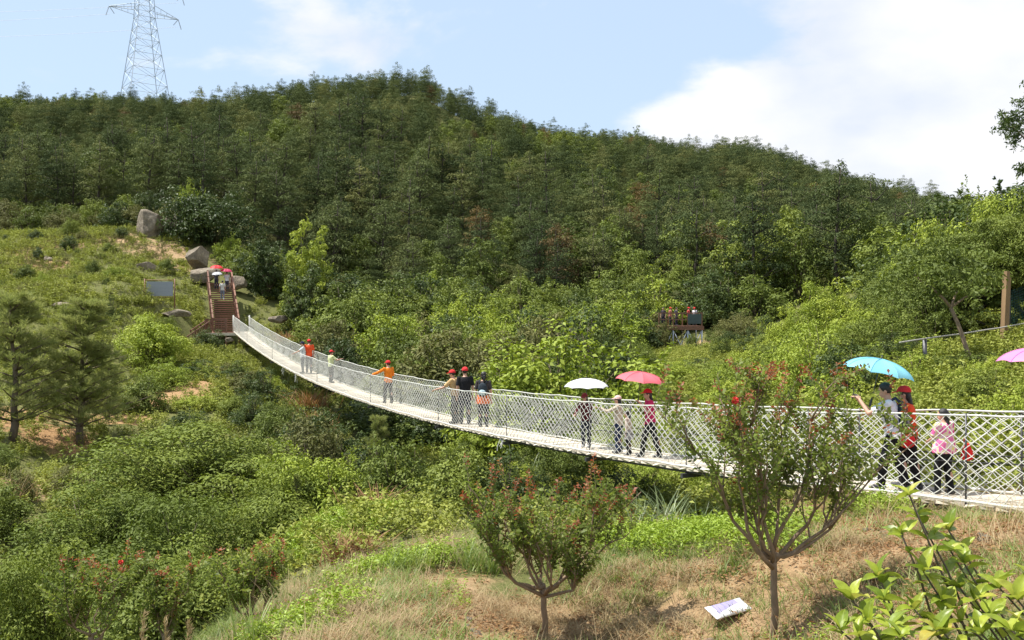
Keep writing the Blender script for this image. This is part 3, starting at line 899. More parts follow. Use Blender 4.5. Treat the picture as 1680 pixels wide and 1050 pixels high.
def thicket(poly, spacing, hr, mix, where, seed, wratio=0.72, n_max=300):
    """Bushes on a jittered grid inside a polygon of the ground (world x, y)."""
    rng = np.random.default_rng(seed)
    poly = np.array(poly)
    x0, y0 = poly.min(0); x1, y1 = poly.max(0)
    pts = []
    for y in np.arange(y0, y1, spacing):
        for x in np.arange(x0, x1, spacing):
            pts.append((x + rng.uniform(-.45, .45) * spacing, y + rng.uniform(-.45, .45) * spacing))
    pts = np.array(pts)
    ins = np.zeros(len(pts), bool)
    j = len(poly) - 1
    for i in range(len(poly)):
        a, b = poly[i], poly[j]
        cr = ((a[1] > pts[:, 1]) != (b[1] > pts[:, 1])) & (pts[:, 0] < (b[0] - a[0]) * (pts[:, 1] - a[1]) / (b[1] - a[1] + 1e-9) + a[0])
        ins ^= cr; j = i
    pts = pts[ins]
    zz = ground(pts[:, 0], pts[:, 1])
    names = list(mix); pr = np.array([mix[n] for n in names], float); pr /= pr.sum()
    cnt = 0
    for (x, y), z in zip(pts, zz):
        c = 840 + F * x / y
        if c < -120 or c > 1800: continue
        if dirt_at(np.array([x]), np.array([y]))[0][0] > 0.5: continue
        nm = names[rng.choice(len(names), p=pr)]
        ks = [k for k in KINDS if k.startswith(nm)]
        kk = ks[rng.integers(len(ks))]
        h = rng.uniform(*hr)
        w = h * wratio * rng.uniform(0.85, 1.25)
        h2 = fit_height(x, y, z, h, w * 0.8)
        if h2 < 0.35: continue
        w = min(w, 0.35 + h2 * 1.3)
        lab, cat = LOOK[nm]
        lab = ('low ' if h2 < hr[0] + (hr[1] - hr[0]) * 0.33 else 'tall ' if h2 > hr[0] + (hr[1] - hr[0]) * 0.67 else 'middling ') + lab
        e = plant({'broad': 'leafy_bush', 'lime': 'bright_bush', 'dark': 'glossy_bush', 'olive': 'thin_bush'}[nm], KINDS[kk], (x, y, z - 0.08), w / 1.8, None, lab + ' ' + where, cat, nm + ' bushes ' + where)
        e.scale = (w / 1.8, w / 1.8, h2 / 2.5)
        cnt += 1
        if cnt >= n_max: break
    return cnt

def bl(Y, off): return (11.97 - BK * Y + off, Y)
n = 0
n += thicket([bl(69, 3), (-14, 92), (24, 92), (22, 76), bl(50, 14), bl(36, 10), bl(36, 2.2), bl(52, 2.2)], 3.3, (2.0, 5.2), {'broad': 4, 'lime': 3.4, 'dark': 2.4, 'olive': 1.6}, 'in the valley beyond the bridge', 1)
n += thicket([bl(36, 2.0), bl(36, 11), bl(26, 9), bl(20, 5), bl(19, 1.8)], 2.0, (0.8, 1.7), {'broad': 3, 'lime': 4}, 'just beyond the middle of the bridge', 2)
n += thicket([bl(20, 5), bl(27, 9), (9, 48), (15, 58), (27, 62), (42, 55), (40, 34), (24, 31), (17, 26)], 2.9, (1.0, 2.4), {'lime': 3.4, 'broad': 3.6, 'dark': 2.0}, 'on the bright slope at the right', 3)
n += thicket([(21, 33), (26, 33), (36, 42), (36, 60), (24, 60), (20, 44)], 3.8, (4.0, 7.0), {'broad': 4, 'lime': 2, 'dark': 3}, 'high on the right-hand slope', 4)
n += thicket([bl(19, -1.2), bl(66, -1.6), bl(66, -4.5), bl(52, -8.5), bl(40, -9), bl(30, -8.5), bl(24, -6.5), bl(19.5, -4.2)], 2.1, (1.0, 2.6), {'broad': 4, 'lime': 1.6, 'dark': 3.4, 'olive': 0.8}, 'in the gully under the bridge', 5)  # large share of dark bushes puts the bridge's shadow into leaf colour
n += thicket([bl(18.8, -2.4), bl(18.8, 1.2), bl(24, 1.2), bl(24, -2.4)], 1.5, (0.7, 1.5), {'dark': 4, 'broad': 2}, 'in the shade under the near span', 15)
n += thicket([bl(52, -8.5), bl(64, -4.5), (-24, 62), (-22, 52)], 2.2, (0.6, 1.5), {'broad': 3, 'lime': 3}, 'on the bank below the steps', 6)
n += thicket([bl(14.5, 1.6), bl(14.5, 9), (17, 26), bl(27, 9), bl(20, 5), bl(18, 1.6)], 1.5, (0.5, 1.15), {'lime': 4, 'broad': 3}, 'in the weeds behind the near end of the bridge', 16)
n += thicket([(5, 37), (9, 46), (15, 58), (22, 74), (10, 80), (-2, 60), (2.5, 50)], 2.6, (1.0, 2.8), {'lime': 4.5, 'broad': 4, 'dark': 1.6, 'olive': 0.6}, 'on the hollow left of the right-hand slope', 17)
n += thicket([(-42, 58), (-27, 58), (-27, 82), (-31, 90), (-52, 90), (-56, 70)], 3.6, (0.5, 1.5), {'broad': 3, 'lime': 2, 'dark': 1.0, 'olive': 1.0}, 'on the grassy meadow', 7)
n += thicket([(-66, 98), (-34, 95), (-34, 106), (-70, 110)], 3.0, (2.2, 4.0), {'broad': 2, 'olive': 3, 'dark': 1}, 'at the back edge of the meadow', 8)
n += thicket([(-24, 80), (-14, 78), (-12, 94), (-28, 98)], 2.8, (2.0, 4.2), {'dark': 3, 'broad': 3}, 'behind the top of the steps', 9)
n += thicket([(-20, 24), (-14, 24), (-13, 36), (-24, 36)], 2.5, (0.7, 1.6), {'broad': 3, 'olive': 2}, 'by the bare bank on the left', 10)
n += thicket([(-15, 9.5), (-5.2, 9.5), (-5.0, 15.5), (-13, 19), (-18, 15)], 1.9, (0.9, 1.8), {'dark': 3, 'broad': 3}, 'at the bottom left of the valley', 11)
print('bushes', n)

# ------------------------------------------------------------------ trees that stand out
def at(x, y, Y, dz=0.0):
    p = px(x, y, Y)
    return (p.x, p.y, gz(p.x, p.y) + dz)
def place(proto, x, ytop, Y, wpx, name, label, cat, names=('trunk', 'crown'), pw=1.8, ph=2.5, rz=None, ybase=None):
    """A plant at column x and depth Y whose top reaches row ytop and whose width is wpx."""
    X = (x - 840) / F * Y
    z = gz(X, Y) - 0.1
    top = (525 - ytop) / F * Y
    e = plant(name, proto, (X, Y, z), 1.0, rz, label, cat, None, names)
    w = wpx / F * Y / 2 / pw
    e.scale = (w, w, max(top - z, 0.3) / ph)
    return e
tall_lime = bush_proto(300, 8.0, 2.2, 'lime', 0.2, 170, 80, 0.02, 7)
tall_dark = bush_proto(301, 7.0, 2.2, 'dark', 0.2, 150, 80, 0.02, 6)
place(tall_lime, 503, 345, 76, 78, 'broadleaf_tree', 'tall bright yellow-green tree right of the wooden steps', 'tree', pw=2.2, ph=8.2)
place(tall_dark, 432, 382, 80, 62, 'broadleaf_tree', 'dark bushy tree between the steps and the bright green tree', 'tree', pw=2.2, ph=7.2)
place(tall_dark, 510, 412, 72, 80, 'broadleaf_tree', 'dark leafy tree just below the tall bright green one', 'tree', pw=2.2, ph=7.2, rz=2.0)
dome = bush_proto(302, 5.6, 5.0, 'dark', 0.26, 220, 90, 0.0, 6)
place(dome, 352, 306, 92, 168, 'vine_mound', 'large dark dome of creepers beside the big boulder', 'shrub', ('stems', 'foliage'), pw=5.0, ph=5.8)
place(KINDS['lime0'], 310, 292, 96, 50, 'leafy_bush', 'light green bush on top of the creeper dome', 'bush', ('stems', 'foliage'))
yellow = bush_proto(303, 3.4, 2.6, 'lime', 0.15, 130, 90, 0.1, 6)
place(yellow, 245, 512, 55, 138, 'spreading_shrub', 'wide yellow-green shrub on the bank left of the lower steps', 'shrub', ('stems', 'foliage'), pw=2.6, ph=3.5)
place(KINDS['dark0'], 183, 488, 60, 26, 'leafy_bush', 'small dark upright bush on the meadow left of the notice board', 'bush', ('stems', 'foliage'))
place(KINDS['lime1'], 372, 385, 88, 62, 'leafy_bush', 'yellow-green bush above the boulders at the top of the steps', 'bush', ('stems', 'foliage'))
place(KINDS['broad2'], 112, 352, 90, 40, 'broadleaf_tree', 'thin young tree alone on the meadow edge', 'tree', ('stems', 'foliage'))
place(KINDS['dark1'], 200, 372, 89, 32, 'leafy_bush', 'rounded green bush just left of the big boulder', 'bush', ('stems', 'foliage'))
lime_tree = bush_proto(304, 4.4, 2.4, 'lime', 0.17, 120, 80, 0.02, 6)
place(lime_tree, 878, 508, 62, 112, 'broadleaf_tree', 'rounded lime-green tree in the valley beyond the white umbrella', 'tree', pw=2.4, ph=4.6)
place(lime_tree, 712, 438, 84, 52, 'broadleaf_tree', 'small lime-green tree crown in front of the dark pines', 'tree', pw=2.4, ph=4.6, rz=1.0)
place(tall_dark, 722, 470, 74, 62, 'broadleaf_tree', 'grey-green rounded tree in the middle of the valley', 'tree', pw=2.2, ph=7.2, rz=3.0)
place(bush_proto(305, 4.0, 2.4, 'olive', 0.15, 90, 70, 0.05, 5), 690, 470, 80, 60, 'thin_tree', 'brownish half-bare tree in the valley', 'tree', pw=2.4, ph=4.2)
place(bush_proto(306, 5.0, 3.2, 'olive', 0.18, 100, 70, 0.1, 5), 1108, 470, 84, 74, 'broadleaf_tree', 'dull green tree standing right behind the far platform', 'tree', pw=3.2, ph=5.2)

place(KINDS['olive0'], 1090, 522, 73, 34, 'thin_bush', 'dull bush growing up in front of the far platform', 'bush', ('stems', 'foliage'))
place(KINDS['broad0'], 1138, 546, 72, 34, 'leafy_bush', 'green bush below the right end of the far platform', 'bush', ('stems', 'foliage'))
np1, np2 = needle_pine_proto(401), needle_pine_proto(402, 5.4, 2.2)
place(np1, 132, 502, 38, 225, 'young_pine_tree', 'airy young pine with a dark trunk on the orange bank', 'pine tree', pw=2.0, ph=5.7, rz=0.4)
place(np2, 18, 488, 36, 235, 'young_pine_tree', 'airy young pine cut by the left edge of the picture', 'pine tree', pw=2.2, ph=5.5, rz=2.2)
place(np2, 180, 600, 42, 70, 'young_pine_tree', 'smaller thin-stemmed pine right of the airy pine', 'pine tree', pw=2.2, ph=5.5, rz=4.0)
place(np1, 618, 690, 27, 90, 'young_pine_tree', 'slim pale young pine with drooping dead needles below the bridge', 'pine tree', pw=2.0, ph=5.7, rz=1.4)
place(np1, 487, 785, 23, 34, 'young_pine_tree', 'tiny thin-stemmed sapling on the green patch in the valley', 'pine tree', pw=2.0, ph=5.7, rz=3.0)

lt = [bush_proto(501 + k, 5.0, 3.2, 'canopy', 0.16, 130, 170, 0.0, 6, wr=0.42, cs=1.45) for k in range(3)]
for k, (x, yt, Y, w, where) in enumerate([(330, 688, 28, 300, 'farthest of the spreading trees at the lower left'), (150, 775, 24, 250, 'leftmost of the spreading trees at the lower left'), (410, 765, 23, 240, 'rightmost of the spreading trees at the lower left'),
                                          (270, 805, 20, 280, 'middle of the spreading trees at the lower left'), (330, 880, 16.5, 250, 'nearest of the spreading trees at the lower left'), (90, 870, 17, 200, 'low spreading tree at the left edge below the others')]):
    place(lt[k % 3], x, yt, Y, w, 'spreading_tree', 'dark green layered crown, ' + where, 'tree', ('branches', 'crown'), pw=2.9, ph=5.1, rz=k * 1.3)
place(KINDS['dark1'], 500, 690, 37, 110, 'leafy_bush', 'very dark rounded bush standing in for the bridge shadow in the gully', 'bush', ('stems', 'foliage'))  # dark leaves in place of the shadow band under the bridge
place(bush_proto(307, 2.0, 1.0, 'dark', 0.10, 60, 60, 0.05, 4), 652, 848, 17.5, 74, 'leafy_bush', 'dark grey-green conifer-like bush beside the brown dead fern', 'bush', ('stems', 'foliage'), pw=1.0, ph=2.1)

# leaning thin tree and the overhanging tree at the right
rngt = np.random.default_rng(77)
b0 = at(1606, 578, 25)
paths = [(bent(b0, px(1560, 505, 25.3), 6, rngt, 0.03), np.linspace(0.07, 0.05, 6)), (bent(px(1560, 505, 25.3), px(1572, 470, 25.5), 4, rngt, 0.04), np.linspace(0.045, 0.02, 4)),
         (bent(px(1560, 505, 25.3), px(1500, 450, 25.6), 5, rngt, 0.05), np.linspace(0.045, 0.015, 5)), (bent(px(1560, 505, 25.3), px(1620, 470, 25.2), 5, rngt, 0.05), np.linspace(0.04, 0.015, 5))]
cl = []
for k in range(70):
    c = px(1550 + rngt.normal() * 44, 452 + rngt.normal() * 24, 25.5 + rngt.normal() * 0.9)
    cl.append((tuple(c), (0.34, 0.34, 0.22), float(np.clip(rngt.normal(0.5, 0.2), 0, 1))))
v, q, T = clump_leaves(cl, 60, 0.13, 0.06, rngt, 0.0, 0.6, 0.6, 0.2)
e = tag(empty('leaning_tree'), 'thin leaning grey-trunked tree in front of the dark hollow on the right', 'tree')
mobj('trunk', trunk_mesh('trunk', paths, M['pale_bark'], 7), e); mobj('crown', np_mesh('crown', v, q, tint=T, mat=M['broad']), e)

def right_tree():
    rngt = np.random.default_rng(78)
    e = tag(empty('overhanging_tree'), 'dark-leaved tree reaching in from the right edge against the sky', 'tree')
    Y = 30.0
    gx_ = 19.5
    foot = np.array([gx_, Y, gz(gx_, Y) - 0.2])
    fork = np.array([18.9, Y, 3.6])
    paths = [(bent(foot, fork, 5, rngt, 0.06), np.linspace(0.2, 0.13, 5))]
    cl = []
    for (x, y, rr, nn) in [(1660, 205, 26, 40), (1685, 180, 24, 26), (1694, 235, 20, 10), (1682, 278, 10, 10), (1730, 250, 36, 20), (1760, 200, 50, 40)]:
        tip = np.array(px(x, y, Y))
        paths.append((bent(fork, tip, 6, rngt, 0.07), np.linspace(0.09, 0.02, 6)))
        for k in range(nn):
            c = px(x + rngt.normal() * rr * 0.55, y + rngt.normal() * rr * 0.5, Y + rngt.normal() * 0.6)
            cl.append((tuple(c), (0.16, 0.16, 0.11), float(np.clip(rngt.normal(0.55, 0.2), 0, 1))))
    v, q, T = clump_leaves(cl, 22, 0.15, 0.05, rngt, -0.15, 0.6, 0.4, 0.2)
    mobj('trunk', trunk_mesh('trunk', paths, M['bark'], 7), e); mobj('crown', np_mesh('crown', v, q, tint=T, mat=M['dark']), e)
right_tree()
bigs = {kd: [bush_proto(320 + 10 * j + k, 4.4, 2.4, kd, 0.13, 210, 80, 0.0, 7) for k in range(2)] for j, kd in enumerate(('lime', 'broad'))}
for k, (x, yt, Y, w, kd, lab) in enumerate([(1285, 486, 48, 80, 'lime', 'lowest bright tree at the left end of the right-hand slope'), (1335, 452, 47, 90, 'lime', 'second bright tree up the edge of the right-hand slope'), (1395, 440, 46, 110, 'lime', 'third bright tree up the edge of the right-hand slope'),
                                            (1452, 420, 45, 110, 'broad', 'leafy tree halfway up the edge of the right-hand slope'), (1490, 380, 44, 100, 'lime', 'bright crown where the right-hand slope steepens'), (1528, 345, 44, 110, 'lime', 'bright tree near the top of the right-hand slope'),
                                            (1585, 320, 43, 130, 'broad', 'large leafy tree at the top of the right-hand slope'), (1640, 298, 42, 130, 'lime', 'yellow-green crown at the very top of the right-hand slope'), (1700, 292, 41, 150, 'broad', 'big tree crown at the right edge under the overhanging branch'),
                                            (1425, 500, 38, 120, 'lime', 'rounded bright bush-like tree in the middle of the right-hand slope'), (1350, 530, 38, 110, 'lime', 'rounded bright tree low on the right-hand slope'), (1500, 455, 37, 130, 'broad', 'leafy tree above the left end of the pipe')]):
    place(bigs[kd][k % 2], x, yt, Y, w, 'broadleaf_tree', lab, 'tree', pw=2.2, ph=4.6, rz=k * 1.7)
mids = bigs['broad'] + [bush_proto(350, 4.4, 2.4, 'dark', 0.13, 210, 80, 0.0, 7)]  # darker leaf kinds put the shading of this slope into the colour
for k, (x, yt, Y, w, lab) in enumerate([(1455, 478, 31, 120, 'shady leafy tree left of the pipe on the right slope'), (1395, 520, 32, 110, 'leafy tree above the crown of the taller myrtle'), (1330, 540, 35, 100, 'dark rounded tree low on the right slope behind the taller myrtle'), (1525, 430, 32, 120, 'shady tree just left of the leaning trunk'),
                                        (1270, 552, 40, 90, 'rounded tree at the lower left foot of the right slope'), (1470, 540, 26, 70, 'low bush-like tree right above the blue umbrella')]):
    place(mids[k % 3], x, yt, Y, w, 'broadleaf_tree', lab, 'tree', pw=2.2, ph=4.6, rz=k * 1.1)
hl = [layered_tree_proto(520 + k, 5.0, 3.0, 'broad', 0.14, 110, 420) for k in range(2)]
for k, (x, yt, Y, w, lab) in enumerate([(1560, 385, 34, 230, 'spreading tree shading the dark hollow, left of the timber post'), (1650, 345, 33, 240, 'spreading tree shading the dark hollow right behind the timber post'), (1730, 330, 32, 200, 'spreading tree over the hollow cut by the right edge')]):
    place(hl[k % 2], x, yt, Y, w, 'spreading_tree', lab, 'tree', pw=3.0, ph=5.0, rz=k * 2.0)
# ------------------------------------------------------------------ the rope footbridge
Y0, Y1 = 9.6, 68.8
bridge = empty('suspension_footbridge', (float(11.97 - BK * Y0), Y0, float(deck_z(Y0))))
tag(bridge, 'long white rope-net footbridge with pale plank deck sagging across the valley', 'footbridge')
bo = np.array(bridge.location)
HW = 0.525
RAIL = 1.13
_ys = np.linspace(Y0, Y1, 2400)
_p = np.stack([11.97 - BK * _ys, _ys, deck_z(_ys)], 1)
_s = np.concatenate([[0], np.cumsum(np.linalg.norm(np.diff(_p, axis=0), axis=1))])
SL = _s[-1]
def on_bridge(s, side, up):
    """s metres along, side metres across (+ away from camera), up metres above the deck line; relative to the bridge's own origin."""
    s = np.atleast_1d(np.asarray(s, float))
    p = np.stack([np.interp(s, _s, _p[:, k]) for k in range(3)], 1)
    side = np.broadcast_to(side, s.shape); up = np.broadcast_to(up, s.shape)
    return p + np.stack([PX[0] * side, PX[1] * side, up], 1) - bo
pw = SL / 296
pm = []
for k in range(4):
    r4 = np.random.default_rng(k)
    v = np.array([[x, y, z] for x in (-HW - 0.05, HW + 0.05) for y in (-pw * 0.47, pw * 0.47) for z in (-0.045, 0.0)]) + r4.normal(size=(8, 3)) * np.array([0.012, 0.002, 0.001])
    pm.append(np_mesh('plank', v, [[0, 1, 3, 2], [4, 6, 7, 5], [0, 4, 5, 1], [2, 3, 7, 6], [0, 2, 6, 4], [1, 5, 7, 3]], mat=M['plank']))
rr = np.random.default_rng(5)
for k in range(296):
    s = (k + 0.5) * pw
    p = on_bridge(s, 0, 0)[0]
    d = on_bridge(s + 0.1, 0, 0)[0] - on_bridge(s - 0.1, 0, 0)[0]
    o = mobj('plank', pm[k % 4], bridge, p + np.array([0, 0, rr.normal() * 0.004]))
    o.rotation_euler = (math.atan2(d[2], math.hypot(d[0], d[1])), rr.normal() * 0.006, math.atan2(d[1], d[0]) - math.pi / 2 + rr.normal() * 0.006)
ss = np.linspace(0, SL, 130)
wob = 0.010 * np.sin(ss * 2.1) + 0.008 * np.sin(ss * 5.3)
for side in (-1, 1):
    MB().tube(on_bridge(ss, side * HW, RAIL + wob), 0.014, 6).build('handrail_rope', M['rope'], bridge, True)
    MB().tube(on_bridge(ss, side * HW * 1.06, 0.03 + wob), 0.02, 6).build('edge_rope', M['rope'], bridge, True)
    MB().tube(on_bridge(ss, side * HW * 0.98, 0.52 - wob), 0.009, 5).build('middle_cable', M['black_cable'], bridge, True)
    MB().tube(on_bridge(ss, side * HW * 0.92, -0.085), 0.022, 6).build('deck_cable', M['steel'], bridge, True)
for side in (-0.33, 0.33):
    MB().tube(on_bridge(ss, side * HW, -0.085), 0.022, 6).build('deck_cable', M['steel'], bridge, True)
# posts stand where the photograph shows them
post_s = []
for x in (1560, 1310, 1115, 960, 826, 716, 606, 519, 446, 405):
    Yp = 11.4 / ((x - 840) / F + BK)
    post_s.append(float(np.interp(Yp, _ys, _s)))
for s in post_s:
    for side in (-1, 1):
        a, b = on_bridge(s, side * (HW + 0.012), -0.1)[0], on_bridge(s, side * (HW + 0.012), RAIL + 0.02)[0]
        MB().tube([a, (a + b) / 2, b], 0.013, 6).build('post', M['steel'], bridge, True)
    MB().bar(on_bridge(s, -HW - 0.12, -0.145)[0], on_bridge(s, HW + 0.12, -0.145)[0], 0.07, 0.08).build('cross_beam', M['steel'], bridge)
# net: two crossing families of rope, knotted where they meet
def net_panel(s0, s1, side, seed):
    rng = np.random.default_rng(seed)
    nu = max(2, int(round((s1 - s0) / 0.105))); nv = 15
    U, V = np.meshgrid(np.arange(nu + 1), np.arange(nv + 1), indexing='ij')
    s = s0 + (s1 - s0) * U / nu
    up = 0.03 + (RAIL - 0.03) * V / nv
    inner = ((V > 0) & (V < nv) & (U > 0) & (U < nu)).astype(float)
    warp = 0.035 * np.sin(s * 1.7 + side) * inner + 0.03 * (fbm(s * 0.8, up * 1.5 + seed * 3.1, 4) - 0.45) * inner
    belly = 0.05 * np.sin(np.pi * V / nv) * (0.6 + 0.8 * vnoise(s * 0.5, s * 0 + seed, 2))
    S = (s + warp + rng.normal(size=s.shape) * 0.010 * inner).ravel()
    UP = (up + (warp * 0.8 + rng.normal(size=s.shape) * 0.008) * inner).ravel()
    pts = on_bridge(S, side * (HW + belly.ravel()), UP).reshape(nu + 1, nv + 1, 3)
    A, B_ = [], []
    for i in range(nu):
        for j in range(nv):
            if (i + j) % 2 == 0: A.append(pts[i, j]); B_.append(pts[i + 1, j + 1])
            else: A.append(pts[i + 1, j]); B_.append(pts[i, j + 1])
    A, B_ = np.array(A), np.array(B_)
    d = unit(B_ - A)
    w = np.cross(d, np.array([PX[0], PX[1], 0.0])[None]); w = unit(w); u = np.cross(w, d)
    r = 0.0068
    ring = []
    for k in range(3):
        a = k * 2 * math.pi / 3
        ring.append(math.cos(a) * w * r + math.sin(a) * u * r)
    v = np.stack([A + ring[0], A + ring[1], A + ring[2], B_ + ring[0], B_ + ring[1], B_ + ring[2]], 1).reshape(-1, 3)
    base = (np.arange(len(A)) * 6)[:, None]
    q = np.concatenate([base + np.array([[0, 1, 4, 3]]), base + np.array([[1, 2, 5, 4]]), base + np.array([[2, 0, 3, 5]])], 1).reshape(-1, 4)
    o = mobj('rope_net', np_mesh('rope_net', v, q, mat=M['rope'], smooth=True), bridge)
    o['kind'] = 'stuff'
cuts = [0.0] + post_s + [SL]
for side in (-1, 1):
    for k in range(len(cuts) - 1):
        net_panel(cuts[k], cuts[k + 1], side, 10 * k + (side > 0))
# frayed rope ends hanging under the deck
for k, s in enumerate((float(np.interp(52, _ys, _s)), float(np.interp(49, _ys, _s)), float(np.interp(25, _ys, _s)))):
    r5 = np.random.default_rng(k)
    mb = MB()
    for j in range(7):
        a = on_bridge(s + r5.normal() * 0.12, -HW, 0.0)[0]
        b = a + np.array([r5.normal() * 0.1, r5.normal() * 0.1, -0.2 - 0.35 * r5.random()])
        mb.tube(bent(a, b, 4, r5, 0.03), 0.011, 4)
    mb.build('rope_end', M['rope'], bridge)
# white end posts where the bridge meets the steps
for side in (-1, 1):
    a = on_bridge(SL - 0.05, side * (HW + 0.06), -0.3)[0]; b = on_bridge(SL - 0.05, side * (HW + 0.06), RAIL + 0.1)[0]
    MB().tube([a, b], 0.05, 8).build('end_post', M['rope'], bridge, True)

# ------------------------------------------------------------------ wooden steps
def make_steps():
    root = empty('wooden_staircase', (-21.6, 69.2, -0.95))
    tag(root, 'red-brown wooden staircase with handrails climbing from the far bridge end', 'staircase')
    o = np.array(root.location)
    d = np.array([-2.7, 6.9, 0]); run = np.linalg.norm(d); d = d / run
    sd = np.array([d[1], -d[0], 0])
    W = 0.95
    z0, z1 = 0.0, 4.05
    start = np.array([-0.15, 0.35, 0.0])
    ntr = 24
    def pt(t, side, up):                       # t 0..1 along the flight
        return start + d * (run * t) + sd * side + np.array([0, 0, z0 + (z1 - z0) * t + up])
    ang = math.atan2(d[1], d[0])
    for k in range(ntr):
        c = pt((k + 0.5) / ntr, 0, 0.0)
        MB().box((0, 0, 0), (run / ntr * 0.98, 2 * W - 0.06, 0.09), ang).build('tread', M['wood'], root).location = c
    for s in (-1, 1):
        MB().bar(pt(-0.02, s * W, -0.12), pt(1.02, s * W, -0.12), 0.09, 0.34).build('stringer', M['wood'], root)
        for (ta, tb) in ((0.02, 0.40), (0.46, 1.0)):
            MB().bar(pt(ta, s * W, 0.98), pt(tb, s * W, 0.98), 0.11, 0.09).build('handrail', M['wood'], root)
            MB().bar(pt(ta, s * W, 0.50), pt(tb, s * W, 0.50), 0.05, 0.14).build('middle_rail', M['wood'], root)
            m = 4
            for j in range(m + 1):
                t = ta + (tb - ta) * j / m
                MB().bar(pt(t, s * W, -0.2), pt(t, s * W, 1.05), 0.11, 0.11).build('post', M['wood'], root)
            for j in range(12):
                t = ta + (tb - ta) * (j + 0.5) / 12
                MB().bar(pt(t, s * W, 0.1), pt(t, s * W, 0.93), 0.04, 0.04).build('baluster', M['wood'], root)
    # landing boards
    for k in range(9):
        MB().box((0, 0, 0), (2.5, 0.21, 0.05)).build('landing_board', M['wood'], root).location = (0.15, -1.35 + 0.22 * k, -0.02)
    MB().bar((-1.1, -1.47, -0.1), (1.4, -1.47, -0.1), 0.06, 0.2).build('landing_beam', M['plank'], root)
    for x in (-1.05, 0.4, 1.35):
        MB().bar((x, -1.38, -1.6), (x, -1.38, 1.05), 0.11, 0.11).build('post', M['wood'], root)
    MB().bar((-1.05, -1.38, 1.0), (0.4, -1.38, 1.0), 0.10, 0.08).build('handrail', M['wood'], root)
    for zz in (0.3, 0.65):
        MB().bar((-1.05, -1.38, zz), (0.4, -1.38, zz), 0.05, 0.07).build('middle_rail', M['wood'], root)
    for j in range(7):
        x = -0.95 + j * 0.2
        MB().bar((x, -1.38, 0.05), (x, -1.38, 0.97), 0.04, 0.04).build('baluster', M['wood'], root)
    # lower flight down to the left
    a, b = np.array([-1.1, -0.9, -0.05]), np.array([-2.9, -2.2, -1.55])
    dd = b - a; hl = math.hypot(dd[0], dd[1]); n2 = np.array([-dd[1], dd[0], 0]) / hl
    an = math.atan2(dd[1], dd[0])
    for k in range(9):
        c = a + dd * ((k + 0.5) / 9)
        MB().box((0, 0, 0), (hl / 9 * 0.98, 1.2, 0.05), an).build('tread', M['wood'], root).location = c
    for s in (-1, 1):
        off = n2 * 0.6 * s
        MB().bar(a + off - np.array([0, 0, .1]), b + off - np.array([0, 0, .1]), 0.08, 0.26).build('stringer', M['wood'], root)
        MB().bar(a + off + np.array([0, 0, .95]), b + off + np.array([0, 0, .95]), 0.09, 0.08).build('handrail', M['wood'], root)
        for j in range(3):
            c = a + dd * j / 2 + off
            MB().bar(c - np.array([0, 0, .3]), c + np.array([0, 0, 1.02]), 0.1, 0.1).build('post', M['wood'], root)
        for j in range(9):
            c = a + dd * (j + 0.5) / 9 + off
            MB().bar(c, c + np.array([0, 0, .92]), 0.035, 0.035).build('baluster', M['wood'], root)
    return root, (lambda t, side, up: pt(t, side, up) + o)
steps, step_pt = make_steps()

# ------------------------------------------------------------------ notice board
def notice_board():
    p = px(262, 503, 66)
    e = tag(empty('notice_board', (p.x, p.y, gz(p.x, p.y)), R(3)), 'pale grey notice board on two thin brown posts on the meadow', 'notice board')
    m, N, L, B = base_mat('board_face')
    tc = N.new('ShaderNodeTexCoord'); sp = N.new('ShaderNodeSeparateXYZ'); L.new(tc.outputs['Generated'], sp.inputs[0])
    w = N.new('ShaderNodeTexWave'); w.wave_type = 'BANDS'; w.bands_direction = 'Z'; w.inputs['Scale'].default_value = 3.4; w.inputs['Distortion'].default_value = 0.0
    L.new(tc.outputs['Generated'], w.inputs['Vector'])
    nz = noise_node(N, L, 40, 2, 0.5, 'Generated', (1, 1, 0.4))
    mu = N.new('ShaderNodeMath'); mu.operation = 'MULTIPLY'; L.new(w.outputs['Fac'], mu.inputs[0]); L.new(nz.outputs['Fac'], mu.inputs[1])
    r = ramp_node(N, L, mu.outputs[0], [(0.30, (0.30, 0.32, 0.345)), (0.52, (0.24, 0.26, 0.29))])
    L.new(r.outputs[0], B.inputs['Base Color']); B.inputs['Roughness'].default_value = 0.85; B.inputs['Specular IOR Level'].default_value = 0.1
    H = 1.95
    MB().box((0, 0, 1.22), (1.88, 0.05, 1.05)).build('panel', m, e)
    for s in (-1, 1):
        MB().tube([(s * 1.06, 0, -0.2), (s * 1.06, 0, H)], 0.045, 7).build('post', M['wood'], e, True)
    MB().tube([(-1.06, 0, H - 0.1), (1.06, 0, H - 0.1)], 0.03, 6).build('top_bar', M['wood'], e, True)
    MB().tube([(-1.06, 0, 0.62), (1.06, 0, 0.62)], 0.03, 6).build('bottom_bar', M['wood'], e, True)
notice_board()

